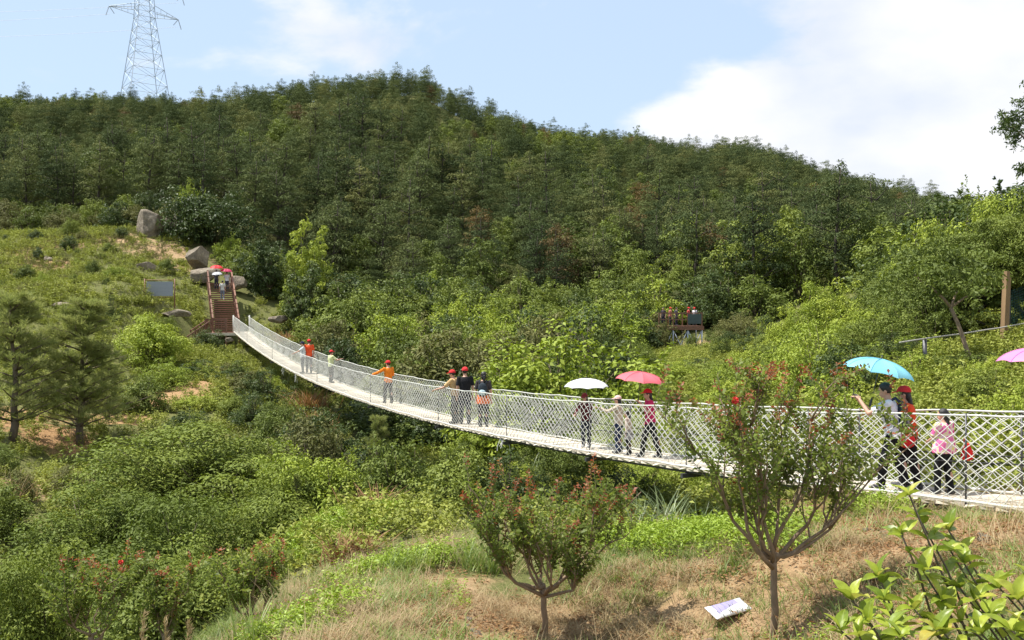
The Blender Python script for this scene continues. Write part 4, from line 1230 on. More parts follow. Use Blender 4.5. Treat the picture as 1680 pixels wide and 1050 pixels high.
# ------------------------------------------------------------------ boulders
def boulder(x, ybase, wpx, hpx, Y, seed, label, deep=0.8, sink=0.55):
    rng = np.random.default_rng(seed)
    bm = bmesh.new()
    bmesh.ops.create_icosphere(bm, subdivisions=5, radius=1.0)
    co = np.array([v.co for v in bm.verts])
    planes = sphere_dirs(18, rng); offs = 0.42 + 0.36 * rng.random(18)
    for nrm, of in zip(planes, offs):
        dd = co @ nrm - of
        co = co - np.maximum(dd, 0)[:, None] * nrm[None] * 0.96
    ns = fbm(co[:, 0] * 2.5 + co[:, 2] * 1.7 + seed, co[:, 1] * 2.5 - co[:, 2], seed, 4) - 0.47
    co = co * (1.30 + 0.30 * ns + 0.5 * np.minimum(np.abs(fbm(co[:, 0] * 1.8 + seed, co[:, 2] * 1.8 + co[:, 1], seed + 5, 3) - 0.44), 0.06))[:, None]
    X = (x - 840) / F * Y
    w, h = 0.9 * wpx / F * Y / 2, 0.9 * hpx / F * Y
    co = co * np.array([w * 1.12, w * deep, h * 0.62])
    for v, c in zip(bm.verts, co): v.co = c
    me = bpy.data.meshes.new('boulder'); bm.to_mesh(me); bm.free()
    for p in me.polygons: p.use_smooth = True
    me.materials.append(M['rock'])
    o = mobj('boulder', me, None, (X, Y, (525 - ybase) / F * Y + h * 0.5 - h * sink * 0.5))
    o.rotation_euler = (0, 0, rng.random() * 0.6)
    return tag(o, label, 'boulder', 'boulders around the steps')
boulder(247, 384, 58, 44, 91, 1, 'biggest grey-brown boulder with a sunlit left face below the creeper dome')
boulder(292, 382, 50, 42, 93, 2, 'dark boulder leaning against the biggest one')
boulder(322, 430, 44, 34, 83, 3, 'rounded boulder above and left of the stair top')
boulder(240, 446, 42, 24, 79, 4, 'low slanting boulder on the meadow above the notice board')
boulder(330, 460, 50, 28, 78.5, 5, 'pale boulder at the left of the top of the steps')
boulder(390, 468, 34, 22, 78.5, 6, 'pale boulder at the right of the top of the steps')
boulder(283, 518, 44, 12, 65.5, 7, 'flat pale stone slab in the grass right below the notice board')
boulder(356, 592, 38, 19, 65, 8, 'brownish oval boulder below the foot of the steps')
boulder(430, 506, 48, 32, 81, 9, 'dark boulder behind the bridge end under the bright green tree')
boulder(458, 528, 26, 16, 72, 10, 'small reddish boulder right of the far bridge end')
boulder(349, 562, 14, 8, 66.5, 11, 'small white stone under the landing of the steps')
boulder(377, 560, 14, 7, 67, 12, 'small white stone beside the far bridge end')
boulder(116, 487, 16, 8, 63, 13, 'small white stone lying on the left meadow')
boulder(100, 502, 30, 10, 60, 14, 'low grey stone on the left meadow below the white one')
boulder(80, 428, 24, 10, 78, 15, 'grey stone pile on the reddish part of the meadow')
boulder(290, 448, 30, 10, 80, 16, 'pale fallen stone between the two meadow boulders')
boulder(872, 612, 28, 14, 56, 17, 'grey rock showing among the bushes behind the bridge')
boulder(445, 725, 30, 14, 40, 18, 'pale rock beside the dry ferns in the gully')

# ------------------------------------------------------------------ power pylon on the ridge
def pylon():
    D = 305.0
    base = px(237, 178, D)
    e = tag(empty('power_pylon', (base.x, base.y, base.z - 6), R(38)), 'tall pale lattice power pylon rising behind the ridge', 'pylon')
    H = 62.0
    def half(z): return np.interp(z, [0, 36, 62], [7.4, 2.7, 1.4])
    corners = [(-1, -1), (1, -1), (1, 1), (-1, 1)]
    lv = [0, 7, 13, 18.5, 23.5, 28, 32, 36, 39.5, 43, 46.5, 50, 53.5, 57, 60, 62]
    for sx, sy in corners:
        MB().tube([(sx * half(z), sy * half(z), z) for z in lv], 0.13, 4).build('leg', M['grey_steel'], e)
    for f in range(4):
        a, b = corners[f], corners[(f + 1) % 4]
        mb = MB()
        for k in range(len(lv) - 1):
            h0, h1 = half(lv[k]), half(lv[k + 1])
            mb.tube([(a[0] * h0, a[1] * h0, lv[k]), (b[0] * h1, b[1] * h1, lv[k + 1])], 0.06, 4)
            mb.tube([(b[0] * h0, b[1] * h0, lv[k]), (a[0] * h1, a[1] * h1, lv[k + 1])], 0.06, 4)
            mb.tube([(a[0] * h1, a[1] * h1, lv[k + 1]), (b[0] * h1, b[1] * h1, lv[k + 1])], 0.08, 4)
        mb.build('lattice_face', M['grey_steel'], e)
    tips = []
    for z, ln in ((37.5, 8.5), (46.0, 10.0), (54.5, 8.0)):
        for s in (-1, 1):
            mb = MB()
            hb = half(z)
            tip = np.array([s * (hb + ln), 0, z + 0.4])
            for y in (-hb, hb):
                mb.tube([(s * hb, y, z), tip], 0.12, 4)
                mb.tube([(s * hb, y, z + 2.6), tip], 0.11, 4)
                for t in (0.25, 0.5, 0.75):
                    p0 = np.array([s * hb, y, z]) * (1 - t) + tip * t; p1 = np.array([s * hb, y, z + 2.6]) * (1 - t) + tip * t
                    mb.tube([p0, p1], 0.07, 4)
            arm = mb.build('cross_arm', M['grey_steel'], e)
            MB().tube([tip, tip - np.array([-s * 1.0, 0, 3.2])], 0.16, 5).build('insulator', M['grey_steel'], arm)
            MB().tube([tip, tip - np.array([s * 1.6, 0, 2.2])], 0.14, 5).build('insulator', M['grey_steel'], arm)
            tips.append(tip - np.array([s * 0.4, 0, 2.6]))
    return e, tips
pyl, tips = pylon()
pm_ = Matrix.Translation(pyl.location) @ Matrix.Rotation(R(38), 4, 'Z')
words6 = ['lowest right', 'lowest left', 'middle right', 'middle left', 'upper right', 'upper left']
for k, t in enumerate(tips):
    a = pm_ @ Vector(t)
    for far, hand in ((Vector((a.x - 330, a.y - 60, a.z - 2)), 'left'),):
        uu = np.linspace(0, 1, 24)[:, None]
        pts = np.array(a)[None] * (1 - uu) + np.array(far)[None] * uu
        pts[:, 2] -= (4 * uu * (1 - uu) * 11)[:, 0]
        tag(MB().tube(pts, 0.045, 4).build('power_line', M['wire']), 'thin overhead power line running left from the pylon arm', 'power line', 'power lines from the pylon')

# ------------------------------------------------------------------ far viewing platform
def platform():
    p = px(1112, 535, 76)
    e = tag(empty('viewing_platform', (p.x, p.y, p.z)), 'far brown timber viewing platform on grey scaffold legs below the wood', 'platform')
    zg = -2.9
    for k in range(12):
        MB().box((-1.7 + 0.31 * k, 0, 0), (0.29, 2.6, 0.08)).build('board', M['wood'], e)
    MB().box((0, -1.33, -0.16), (3.8, 0.08, 0.30)).build('edge_beam', M['wood'], e)
    for x in (-1.75, -0.6, 0.6, 1.75):
        for y in (-1.2, 1.2):
            MB().tube([(x, y, zg), (x, y, -0.06)], 0.06, 6).build('support_leg', M['grey_steel'], e, True)
            MB().bar((x, y, 0), (x, y, 1.1), 0.09, 0.09).build('railing_post', M['wood'], e)
    for k, (a, b) in enumerate(((-1.75, -0.6), (-0.6, 0.6), (0.6, 1.75))):
        MB().tube([(a, -1.2, zg + 0.1), (b, -1.2, -0.3)], 0.035, 5).build('brace', M['grey_steel'], e, True)
        MB().tube([(b, -1.22, zg + 0.1), (a, -1.22, -0.3)], 0.035, 5).build('brace', M['grey_steel'], e, True)
    for zz in (0.55, 1.08):
        for y in (-1.2, 1.2):
            MB().bar((-1.8, y, zz), (1.8, y, zz), 0.07, 0.09).build('rail', M['wood'], e)
    teal = simple_mat('teal_sheet', (0.06, 0.085, 0.085), 0.6, 0.15, 3, bump=0.1)
    MB().box((1.15, -1.28, 0.6), (1.1, 0.03, 0.8)).build('railing_sheet', teal, e)
    return e
plat = platform()

# ------------------------------------------------------------------ post, pipe and net on the right
p = px(1647, 570, 29)
mb = MB().box((0, 0, 0.95), (0.17, 0.17, 2.6)); mb.box((0, 0, 2.29), (0.12, 0.12, 0.1))
post = mb.build('timber_post', M['post_wood']); post.location = (p.x, p.y, gz(p.x, p.y)); post.rotation_euler = (0, R(3), R(15))
tag(post, 'thick weathered square timber post on the right slope', 'post')
a, b, c = Vector(px(1476, 562, 24.5)), Vector(px(1640, 538, 28.5)), Vector(px(1760, 515, 31))
pipe = MB().tube(np.concatenate([bent(a, b, 8, np.random.default_rng(3), 0.015), bent(b, c, 6, np.random.default_rng(4), 0.015)[1:]]), 0.022, 8).build('water_pipe', simple_mat('grey_pipe', (0.36, 0.34, 0.31), 0.5, 0.12, 5), None, True)
tag(pipe, 'pale grey pipe running along the slope past the timber post', 'pipe')
s0 = px(1517, 556, 25.5)
sup = MB().tube([(s0.x, s0.y, s0.z), (s0.x, s0.y - 0.03, gz(s0.x, s0.y) - 0.2)], 0.06, 7).build('pipe_support', M['steel'], None, True)
tag(sup, 'short dark stake holding up the pale pipe', 'stake')
net = tag(empty('net_fence'), 'dark green net fence behind the timber post', 'fence')
netm = simple_mat('green_net', (0.03, 0.09, 0.075), 0.6, 0.2, 4, bump=0)
ends = [px(1656, 530, 31), px(1720, 520, 32), px(1790, 510, 33)]
for k in range(2):
    a, b = ends[k], ends[k + 1]
    mb = MB()
    za, zb = gz(a.x, a.y), gz(b.x, b.y)
    A_, B2 = np.array([a.x, a.y, za]), np.array([b.x, b.y, zb])
    for j in range(25):
        t = j / 24
        g = A_ * (1 - t) + B2 * t
        mb.tube([g, g + np.array([0, 0, 1.5])], 0.006, 3)
    for j in range(18):
        h = np.array([0, 0, 0.05 + j * 0.085])
        mb.tube([A_ + h, B2 + h], 0.006, 3)
    o = mb.build('net_panel', netm, net); o['kind'] = 'stuff'
for a in ends:
    z = gz(a.x, a.y)
    MB().tube([(a.x, a.y, z - 0.2), (a.x, a.y, z + 1.6)], 0.04, 6).build('fence_post', M['steel'], net, True)
# ------------------------------------------------------------------ people
_matc = {}
SPENT = []
WORK = bpy.data.scenes.new('workbench')        # figures are fused here, away from the big scene; removed below
def cloth(col, pattern=None):
    k = (tuple(col), pattern)
    if k not in _matc:
        if pattern == 'floral':
            m, N, L, B = base_mat('printed_cotton')
            n = noise_node(N, L, 6.0, 1, 0.4)
            r = ramp_node(N, L, n.outputs['Fac'], [(0.38, (0.72, 0.10, 0.30)), (0.43, (0.78, 0.62, 0.66)), (0.49, (0.78, 0.64, 0.12)), (0.53, (0.78, 0.70, 0.70)), (0.58, (0.74, 0.16, 0.36))])
            L.new(r.outputs[0], B.inputs['Base Color']); B.inputs['Roughness'].default_value = 0.85
        else:
            m = simple_mat('cotton', col, 0.88, 0.22, 7, bump=0.9, spec=0.2)
        _matc[k] = m
    return _matc[k]
SKIN = simple_mat('skin', (0.52, 0.30, 0.21), 0.55, 0.06, 12, bump=0.0, spec=0.4)
HAIR = simple_mat('black_hair', (0.012, 0.010, 0.009), 0.45, 0.3, 60, bump=0.3, spec=0.5, stretch=(1, 1, 0.1))
SHOE = simple_mat('shoe', (0.05, 0.05, 0.055), 0.6, 0.2, 10)
EYE = simple_mat('dark_eye', (0.02, 0.015, 0.012), 0.3, 0.1, 10, bump=0)
LIP = simple_mat('lips', (0.42, 0.15, 0.13), 0.5, 0.1, 10, bump=0)

_unit = {}
def _sphere(bm, c, r, rot=None, seg=12):
    mat = Matrix.Translation(c)
    if rot is not None: mat = mat @ rot
    mat = mat @ Matrix.Diagonal((r[0], r[1], r[2], 1))
    if seg not in _unit:
        rings = max(5, seg // 2 + 1)
        pts = [(0, 0, 1)] + [(math.sin(math.pi * i / rings) * math.cos(2 * math.pi * j / seg), math.sin(math.pi * i / rings) * math.sin(2 * math.pi * j / seg), math.cos(math.pi * i / rings)) for i in range(1, rings) for j in range(seg)] + [(0, 0, -1)]
        fs = [(0, 1 + j, 1 + (j + 1) % seg) for j in range(seg)]
        for i in range(rings - 2):
            for j in range(seg):
                a, b = 1 + i * seg, 1 + (i + 1) * seg
                fs.append((a + j, b + j, b + (j + 1) % seg, a + (j + 1) % seg))
        a = 1 + (rings - 2) * seg
        fs += [(len(pts) - 1, a + (j + 1) % seg, a + j) for j in range(seg)]
        _unit[seg] = ([Vector(p) for p in pts], fs)
    pts, fs = _unit[seg]
    vs = [bm.verts.new(mat @ p) for p in pts]
    for f in fs: bm.faces.new([vs[k] for k in f])

def _cone(bm, a, b, r0, r1, seg=12, caps=False):
    a, b = Vector(a), Vector(b)
    d = b - a
    if d.length < 1e-5: return
    rot = d.to_track_quat('Z', 'Y').to_matrix().to_4x4()
    bmesh.ops.create_cone(bm, cap_ends=True, segments=seg, radius1=r0, radius2=r1, depth=d.length, matrix=Matrix.Translation((a + b) / 2) @ rot)
    if caps:
        _sphere(bm, a, (r0, r0, r0), None, seg); _sphere(bm, b, (r1, r1, r1), None, seg)

def _loft(bm, rings, tf, seg=20):
    """rings of (z, rx, ry, y offset); tf maps a local point into the pose."""
    vs = []
    for z, rx, ry, yo in rings:
        vs.append([bm.verts.new(tf(Vector((rx * math.cos(2 * math.pi * k / seg), yo + ry * math.sin(2 * math.pi * k / seg), z)))) for k in range(seg)])
    for a, b in zip(vs, vs[1:]):
        for k in range(seg): bm.faces.new((a[k], a[(k + 1) % seg], b[(k + 1) % seg], b[k]))
    bm.faces.new(list(reversed(vs[0]))); bm.faces.new(vs[-1])

def _remeshed(bm, name, mat, voxel, smooth=3):
    """All pieces of bm fused into one continuous skin."""
    bmesh.ops.recalc_face_normals(bm, faces=bm.faces)
    me = bpy.data.meshes.new(name); bm.to_mesh(me); bm.free()
    o = bpy.data.objects.new('tmp', me); WORK.collection.objects.link(o)
    rm = o.modifiers.new('r', 'REMESH'); rm.mode = 'VOXEL'; rm.voxel_size = voxel; rm.use_smooth_shade = True
    if smooth:
        sm = o.modifiers.new('s', 'SMOOTH'); sm.factor = 0.5; sm.iterations = smooth
    WORK.view_layers[0].update(); dg = WORK.view_layers[0].depsgraph
    out = bpy.data.meshes.new_from_object(o.evaluated_get(dg))
    WORK.collection.objects.unlink(o); SPENT.extend((o, me))
    out.name = name
    out.materials.clear(); out.materials.append(mat)
    return out

def person(loc, fwd, height, label, shirt=(0.5, 0.5, 0.5), pants=(0.02, 0.02, 0.025), sleeves='short', cap=None, hair='short', lean=0.0, armL=None, armR=None, stride=0.0, turn=0.0, nod=0.0,
         voxel=0.014, pattern=None, shoes=None, skirt=None, build=1.0, group='people on the footbridge', kind='person', flare=0.0):
    """A figure 1.7 m tall before scaling; forward is +Y, arms are given as (elbow, wrist) in that frame."""
    S = height / 1.7
    e = empty(kind, loc, math.atan2(fwd[1], fwd[0]) - math.pi / 2)
    e.scale = (S, S, S)
    tag(e, label, 'person', group)
    hip_z = 0.90
    bend = Matrix.Translation((0, 0, hip_z)) @ Matrix.Rotation(-lean, 4, 'X') @ Matrix.Translation((0, 0, -hip_z))
    def up(p): return (bend @ Vector(p))
    def tf(p):
        t = min(1.0, max(0.0, (p.z - 0.86) / 0.2))
        return p.lerp(bend @ p, t)
    b_ = build
    hipL, hipR = Vector((-0.085, 0, 0.88)), Vector((0.085, 0, 0.88))
    fo = [stride * 0.26, -stride * 0.26]
    knees = [Vector((-0.095, fo[0] * 0.6 + 0.03, 0.48)), Vector((0.095, fo[1] * 0.5 + 0.03, 0.48))]
    ank = [Vector((-0.10, fo[0], 0.085)), Vector((0.10, fo[1] - 0.02, 0.085))]
    sh = [up((-0.175 * b_, 0, 1.385)), up((0.175 * b_, 0, 1.385))]
    def_arm = [((-0.235, -0.01, 1.12), (-0.235, 0.07, 0.87)), ((0.235, -0.01, 1.12), (0.235, 0.07, 0.87))]
    arms = []
    for k, a in enumerate((armL, armR)):
        if a is None: arms.append(tuple(up(p) for p in def_arm[k]))
        else: arms.append(tuple(Vector(p) for p in a))
    neck0, neck1 = up((0, -0.005, 1.40)), up((0, 0.015, 1.50))
    hc = up((0, 0.03, 1.585))
    hrot = bend.to_3x3().to_4x4() @ Matrix.Rotation(turn, 4, 'Z') @ Matrix.Rotation(-nod, 4, 'X')
    def head(p): return hc + (hrot @ Vector(p))
    torso = [(0.80, 0.10, 0.085, 0), (0.86, 0.155 * b_, 0.112, 0), (0.95, 0.158 * b_, 0.115, 0), (1.06, 0.130 * b_, 0.098, 0.0), (1.20, 0.150 * b_, 0.112, 0.005), (1.31, 0.168 * b_, 0.112, 0.0), (1.39, 0.150 * b_, 0.085, -0.005), (1.44, 0.075, 0.065, -0.005)]
    # body ------------------------------------------------------------------
    bm = bmesh.new()
    _loft(bm, torso, tf)
    _cone(bm, neck0, neck1, 0.062, 0.052, 12, True)
    _sphere(bm, head((0, 0, 0.015)), (0.076, 0.096, 0.105), hrot, 18)
    _sphere(bm, head((0, 0.028, -0.05)), (0.056, 0.066, 0.068), hrot, 14)
    _sphere(bm, head((0, 0.098, -0.012)), (0.013, 0.02, 0.022), hrot, 8)
    for s in (-1, 1): _sphere(bm, head((s * 0.078, -0.005, -0.005)), (0.013, 0.022, 0.033), hrot, 8)
    for k, h in enumerate((hipL, hipR)):
        _cone(bm, h, knees[k], 0.083 * b_, 0.056, 12, True)
        _cone(bm, knees[k], ank[k], 0.056, 0.038, 12, True)
        _sphere(bm, (knees[k] + ank[k]) / 2 + Vector((0, -0.022, 0.07)), (0.046, 0.05, 0.11), None, 10)
        _sphere(bm, ank[k] + Vector((0, 0.06, -0.045)), (0.040, 0.115, 0.038), None, 10)
    for k in (0, 1):
        el, wr = arms[k]
        _sphere(bm, sh[k], (0.058, 0.056, 0.06), None, 10)
        _cone(bm, sh[k], el, 0.048, 0.038, 10, True)
        _cone(bm, el, wr, 0.038, 0.026, 10, True)
        d = (wr - el).normalized()
        side = d.cross(Vector((0, 0, 1)) if abs(d.z) < 0.8 else Vector((0, 1, 0))).normalized()
        nrm = side.cross(d).normalized()
        q = Matrix((side, d, nrm)).transposed().to_4x4()
        pc = wr + d * 0.05
        _sphere(bm, pc, (0.040, 0.052, 0.017), q, 10)
        fr = 0.0095 if voxel < 0.009 else 0.012
        for j, (o_, ln) in enumerate(((-0.029, 0.062), (-0.0095, 0.074), (0.0105, 0.070), (0.030, 0.054))):
            r0 = pc + d * 0.042 + side * o_
            r1 = r0 + d * ln * 0.55 - nrm * 0.012
            r2 = r1 + d * ln * 0.35 - nrm * 0.028
            _cone(bm, r0, r1, fr, fr * 0.95, 7, True); _cone(bm, r1, r2, fr * 0.95, fr * 0.8, 7, True)
        ths = 1 if k == 0 else -1
        t0 = pc - d * 0.02 + side * ths * 0.035
        t1 = t0 + d * 0.032 + side * ths * 0.026 - nrm * 0.010
        t2 = t1 + d * 0.030 + side * ths * 0.004 - nrm * 0.012
        _cone(bm, t0, t1, fr * 1.15, fr * 1.05, 7, True); _cone(bm, t1, t2, fr * 1.05, fr * 0.85, 7, True)
    mobj('body', _remeshed(bm, 'body', SKIN, voxel), e)
    # face ------------------------------------------------------------------
    for s in (-1, 1):
        bm = bmesh.new(); _sphere(bm, head((s * 0.03, 0.087, 0.012)), (0.011, 0.009, 0.007), hrot, 8)
        me = bpy.data.meshes.new('eye'); bm.to_mesh(me); bm.free(); me.materials.append(EYE); mobj('eye', me, e)
    bm = bmesh.new(); _sphere(bm, head((0, 0.088, -0.062)), (0.022, 0.009, 0.007), hrot, 8)
    me = bpy.data.meshes.new('mouth'); bm.to_mesh(me); bm.free(); me.materials.append(LIP); mobj('mouth', me, e)
    # clothes ---------------------------------------------------------------
    g = 0.016
    bm = bmesh.new()
    hem = 0.84
    _loft(bm, [(hem, 0.182 * b_ + flare, 0.140 + flare, 0), (0.92, 0.178 * b_ + flare, 0.136 + flare, 0), (1.05, 0.160 * b_ + flare, 0.124 + flare, 0), (1.20, 0.172 * b_, 0.132, 0.005), (1.31, 0.188 * b_, 0.130, 0), (1.39, 0.165 * b_, 0.100, -0.005), (1.435, 0.082, 0.076, -0.005)], tf)
    for k in (0, 1):
        el, wr = arms[k]
        _sphere(bm, sh[k], (0.074, 0.072, 0.074), None, 12)
        if sleeves == 'short': _cone(bm, sh[k], sh[k].lerp(el, 0.80), 0.066, 0.068, 12)
        else:
            _cone(bm, sh[k], el, 0.064, 0.054, 12); _sphere(bm, el, (0.055,) * 3, None, 10); _cone(bm, el, el.lerp(wr, 0.92), 0.054, 0.044, 12)
    mobj('shirt', _remeshed(bm, 'shirt', cloth(shirt, pattern), max(voxel, 0.012), 2), e)
    bm = bmesh.new()
    _loft(bm, [(0.78, 0.150 * b_, 0.118, 0), (0.86, 0.172 * b_, 0.130, 0), (0.96, 0.168 * b_, 0.126, 0), (1.0, 0.15 * b_, 0.112, 0)], tf)
    for k, h in enumerate((hipL, hipR)):
        _sphere(bm, h, (0.10 * b_, 0.10, 0.11), None, 12)
        _cone(bm, h, knees[k], 0.103 * b_, 0.075, 12); _sphere(bm, knees[k], (0.076,) * 3, None, 10)
        _cone(bm, knees[k], ank[k] + Vector((0, 0, -0.01)), 0.075, 0.062, 12)
    mobj('trousers', _remeshed(bm, 'trousers', cloth(pants), max(voxel, 0.013), 2), e)
    if skirt:
        bm = bmesh.new(); _loft(bm, [(0.62, 0.24, 0.19, 0), (0.80, 0.21, 0.165, 0), (0.98, 0.175, 0.14, 0), (1.0, 0.12, 0.1, 0)], tf)
        mobj('skirt', _remeshed(bm, 'skirt', cloth(skirt), 0.016, 1), e)
    sm = cloth(shoes) if shoes else SHOE
    for k in (0, 1):
        bm = bmesh.new()
        _sphere(bm, ank[k] + Vector((0, 0.055, -0.040)), (0.050, 0.135, 0.046), None, 12)
        _sphere(bm, ank[k] + Vector((0, -0.02, -0.015)), (0.050, 0.06, 0.06), None, 10)
        bmesh.ops.bisect_plane(bm, geom=bm.verts[:] + bm.edges[:] + bm.faces[:], plane_co=(0, 0, 0.004), plane_no=(0, 0, -1), clear_outer=True)
        me = bpy.data.meshes.new('shoe'); bm.to_mesh(me); bm.free()
        for p in me.polygons: p.use_smooth = True
        me.materials.append(sm); mobj('shoe', me, e)
    # hair and cap ----------------------------------------------------------
    bm = bmesh.new()
    _sphere(bm, head((0, -0.014, 0.034)), (0.088, 0.100, 0.104), hrot, 18)
    if hair != 'short':
        _sphere(bm, head((0, -0.06, -0.04)), (0.082, 0.055, 0.10), hrot, 14)
    if hair == 'long':
        _sphere(bm, head((0, -0.085, -0.17)), (0.085, 0.045, 0.16), hrot, 14); _sphere(bm, head((0, -0.09, -0.28)), (0.07, 0.04, 0.12), hrot, 12)
    if hair == 'tail':
        _sphere(bm, head((0, -0.13, 0.0)), (0.03, 0.045, 0.035), hrot, 10); _sphere(bm, head((0, -0.15, -0.11)), (0.032, 0.035, 0.12), hrot, 12)
    # face left free
    bmesh.ops.bisect_plane(bm, geom=bm.verts[:] + bm.edges[:] + bm.faces[:], plane_co=head((0, 0.055, 0.03)), plane_no=(hrot.to_3x3() @ Vector((0, 0.9, -0.55))), clear_outer=True)
    me = bpy.data.meshes.new('hair'); bm.to_mesh(me); bm.free()
    for p in me.polygons: p.use_smooth = True
    me.materials.append(HAIR); mobj('hair', me, e)
    if cap:
        bm = bmesh.new()
        _sphere(bm, head((0, -0.008, 0.052)), (0.100, 0.114, 0.098), hrot, 20)
        bmesh.ops.bisect_plane(bm, geom=bm.verts[:] + bm.edges[:] + bm.faces[:], plane_co=head((0, 0, 0.045)), plane_no=(hrot.to_3x3() @ Vector((0, 0.12, -1))), clear_outer=True)
        me = bpy.data.meshes.new('cap'); bm.to_mesh(me); bm.free()
        for p in me.polygons: p.use_smooth = True
        me.materials.append(cloth(cap)); c = mobj('cap', me, e)
        bm = bmesh.new()
        _sphere(bm, head((0, 0.115, 0.050)), (0.078, 0.082, 0.012), hrot @ Matrix.Rotation(R(-10), 4, 'X'), 14)
        me = bpy.data.meshes.new('brim'); bm.to_mesh(me); bm.free()
        for p in me.polygons: p.use_smooth = True
        me.materials.append(cloth(cap)); mobj('brim', me, c)
    e['_h'] = S
    return e

def umbrella(top, radius, depth, col, label, tilt=(0, 0), length=0.85, spin=0.0, col2=None):
    """Open umbrella: eight cloth panels on ribs, a shaft and a handle; top is the canopy's crown."""
    m, N, L, B = base_mat('umbrella_cloth')
    B.inputs['Base Color'].default_value = (*col, 1); B.inputs['Roughness'].default_value = 0.6
    tr = N.new('ShaderNodeBsdfTranslucent'); tr.inputs['Color'].default_value = (*col, 1)
    mx = N.new('ShaderNodeMixShader'); mx.inputs['Fac'].default_value = 0.3
    n = noise_node(N, L, 6, 3); bu = N.new('ShaderNodeBump'); bu.inputs['Strength'].default_value = 0.15; bu.inputs['Distance'].default_value = 0.02
    L.new(n.outputs['Fac'], bu.inputs['Height']); L.new(bu.outputs[0], B.inputs['Normal'])
    L.new(B.outputs[0], mx.inputs[1]); L.new(tr.outputs[0], mx.inputs[2])
    L.new(mx.outputs[0], [k for k in N if k.type == 'OUTPUT_MATERIAL'][0].inputs['Surface'])
    e = empty('umbrella', top); e.rotation_euler = (tilt[0], tilt[1], spin)
    tag(e, label, 'umbrella', 'open umbrellas')
    nr, na = 9, 7
    for g in range(8):
        v = []
        for i in range(nr + 1):
            t = i / nr
            for j in range(na + 1):
                a = (g + j / na) * math.pi / 4
                u = abs(j / na - 0.5) * 2
                sc = 1 - 0.085 * (1 - u * u) * t
                r = radius * math.sin(t * 1.28) / math.sin(1.28) * sc
                z = -depth * (1 - math.cos(t * 1.28)) / (1 - math.cos(1.28)) - 0.10 * depth * (1 - u * u) * math.sin(t * math.pi) + 0.10 * depth * (1 - u * u) * t ** 3
                v.append((r * math.cos(a), r * math.sin(a), z))
        q = [[i * (na + 1) + j, i * (na + 1) + j + 1, (i + 1) * (na + 1) + j + 1, (i + 1) * (na + 1) + j] for i in range(nr) for j in range(na)]
        mobj('canopy_panel', np_mesh('canopy_panel', v, q, mat=m, smooth=True), e)
        a = g * math.pi / 4
        pts = [(radius * math.sin(t * 1.28) / math.sin(1.28) * math.cos(a), radius * math.sin(t * 1.28) / math.sin(1.28) * math.sin(a), -depth * (1 - math.cos(t * 1.28)) / (1 - math.cos(1.28)) - 0.006) for t in np.linspace(0.03, 1.01, 8)]
        MB().tube(pts, 0.0035, 4).build('rib', M['steel'], e)
        MB().tube([(x * 1.002, y * 1.002, z + 0.0085) for x, y, z in pts], 0.0042, 4).build('seam', m, e)
    MB().tube([(0, 0, 0.05), (0, 0, -length)], 0.007, 6).build('shaft', M['steel'], e, True)
    MB().tube([(0, 0, -length + 0.12), (0, 0, -length + 0.02), (0, 0, -length)], [0.014, 0.016, 0.012], 8).build('handle', SHOE, e, True)
    MB().tube([(0, 0, 0.0), (0, 0, 0.06)], [0.012, 0.004], 6).build('tip', M['steel'], e)
    return e

def backpack(par_loc, fwd, S, z, col, label, col2=(0.3, 0.32, 0.35), back=0.2):
    yaw = math.atan2(fwd[1], fwd[0]) - math.pi / 2
    e = empty('backpack', par_loc, yaw); e.scale = (S, S, S)
    bm = bmesh.new()
    _sphere(bm, (0, -back, z), (0.15, 0.085, 0.21), None, 16); _sphere(bm, (0, -back - 0.01, z - 0.1), (0.155, 0.09, 0.13), None, 14)
    mobj('bag', _remeshed(bm, 'bag', cloth(col), 0.014, 1), e)
    bm = bmesh.new(); _sphere(bm, (0, -back - 0.07, z - 0.09), (0.11, 0.05, 0.09), None, 12)
    me = bpy.data.meshes.new('pocket'); bm.to_mesh(me); bm.free(); me.materials.append(cloth(col2)); mobj('pocket', me, e)
    for s in (-1, 1):
        MB().tube([(s * 0.10, -back + 0.03, z + 0.17), (s * 0.115, -0.03, 1.46), (s * 0.12, 0.10, 1.40), (s * 0.125, 0.150, 1.25), (s * 0.15, 0.10, 1.08), (s * 0.14, -back + 0.05, 1.02)], 0.019, 6).build('strap', cloth(col), e, True)
    return tag(e, label, 'backpack', 'backpacks')

RED = (0.62, 0.035, 0.04)
def on_deck(x, t, head_py, hat=0.03):
    """Feet and height of someone whose head top shows at row head_py."""
    p = deck_point(x, t)
    h = (525 - head_py) / F * p[1] - p[2] - hat
    return p, float(np.clip(h, 0.85, 1.78))
LEFT = (-0.92, 0.39)
AWAY = (-BK, 1.0)

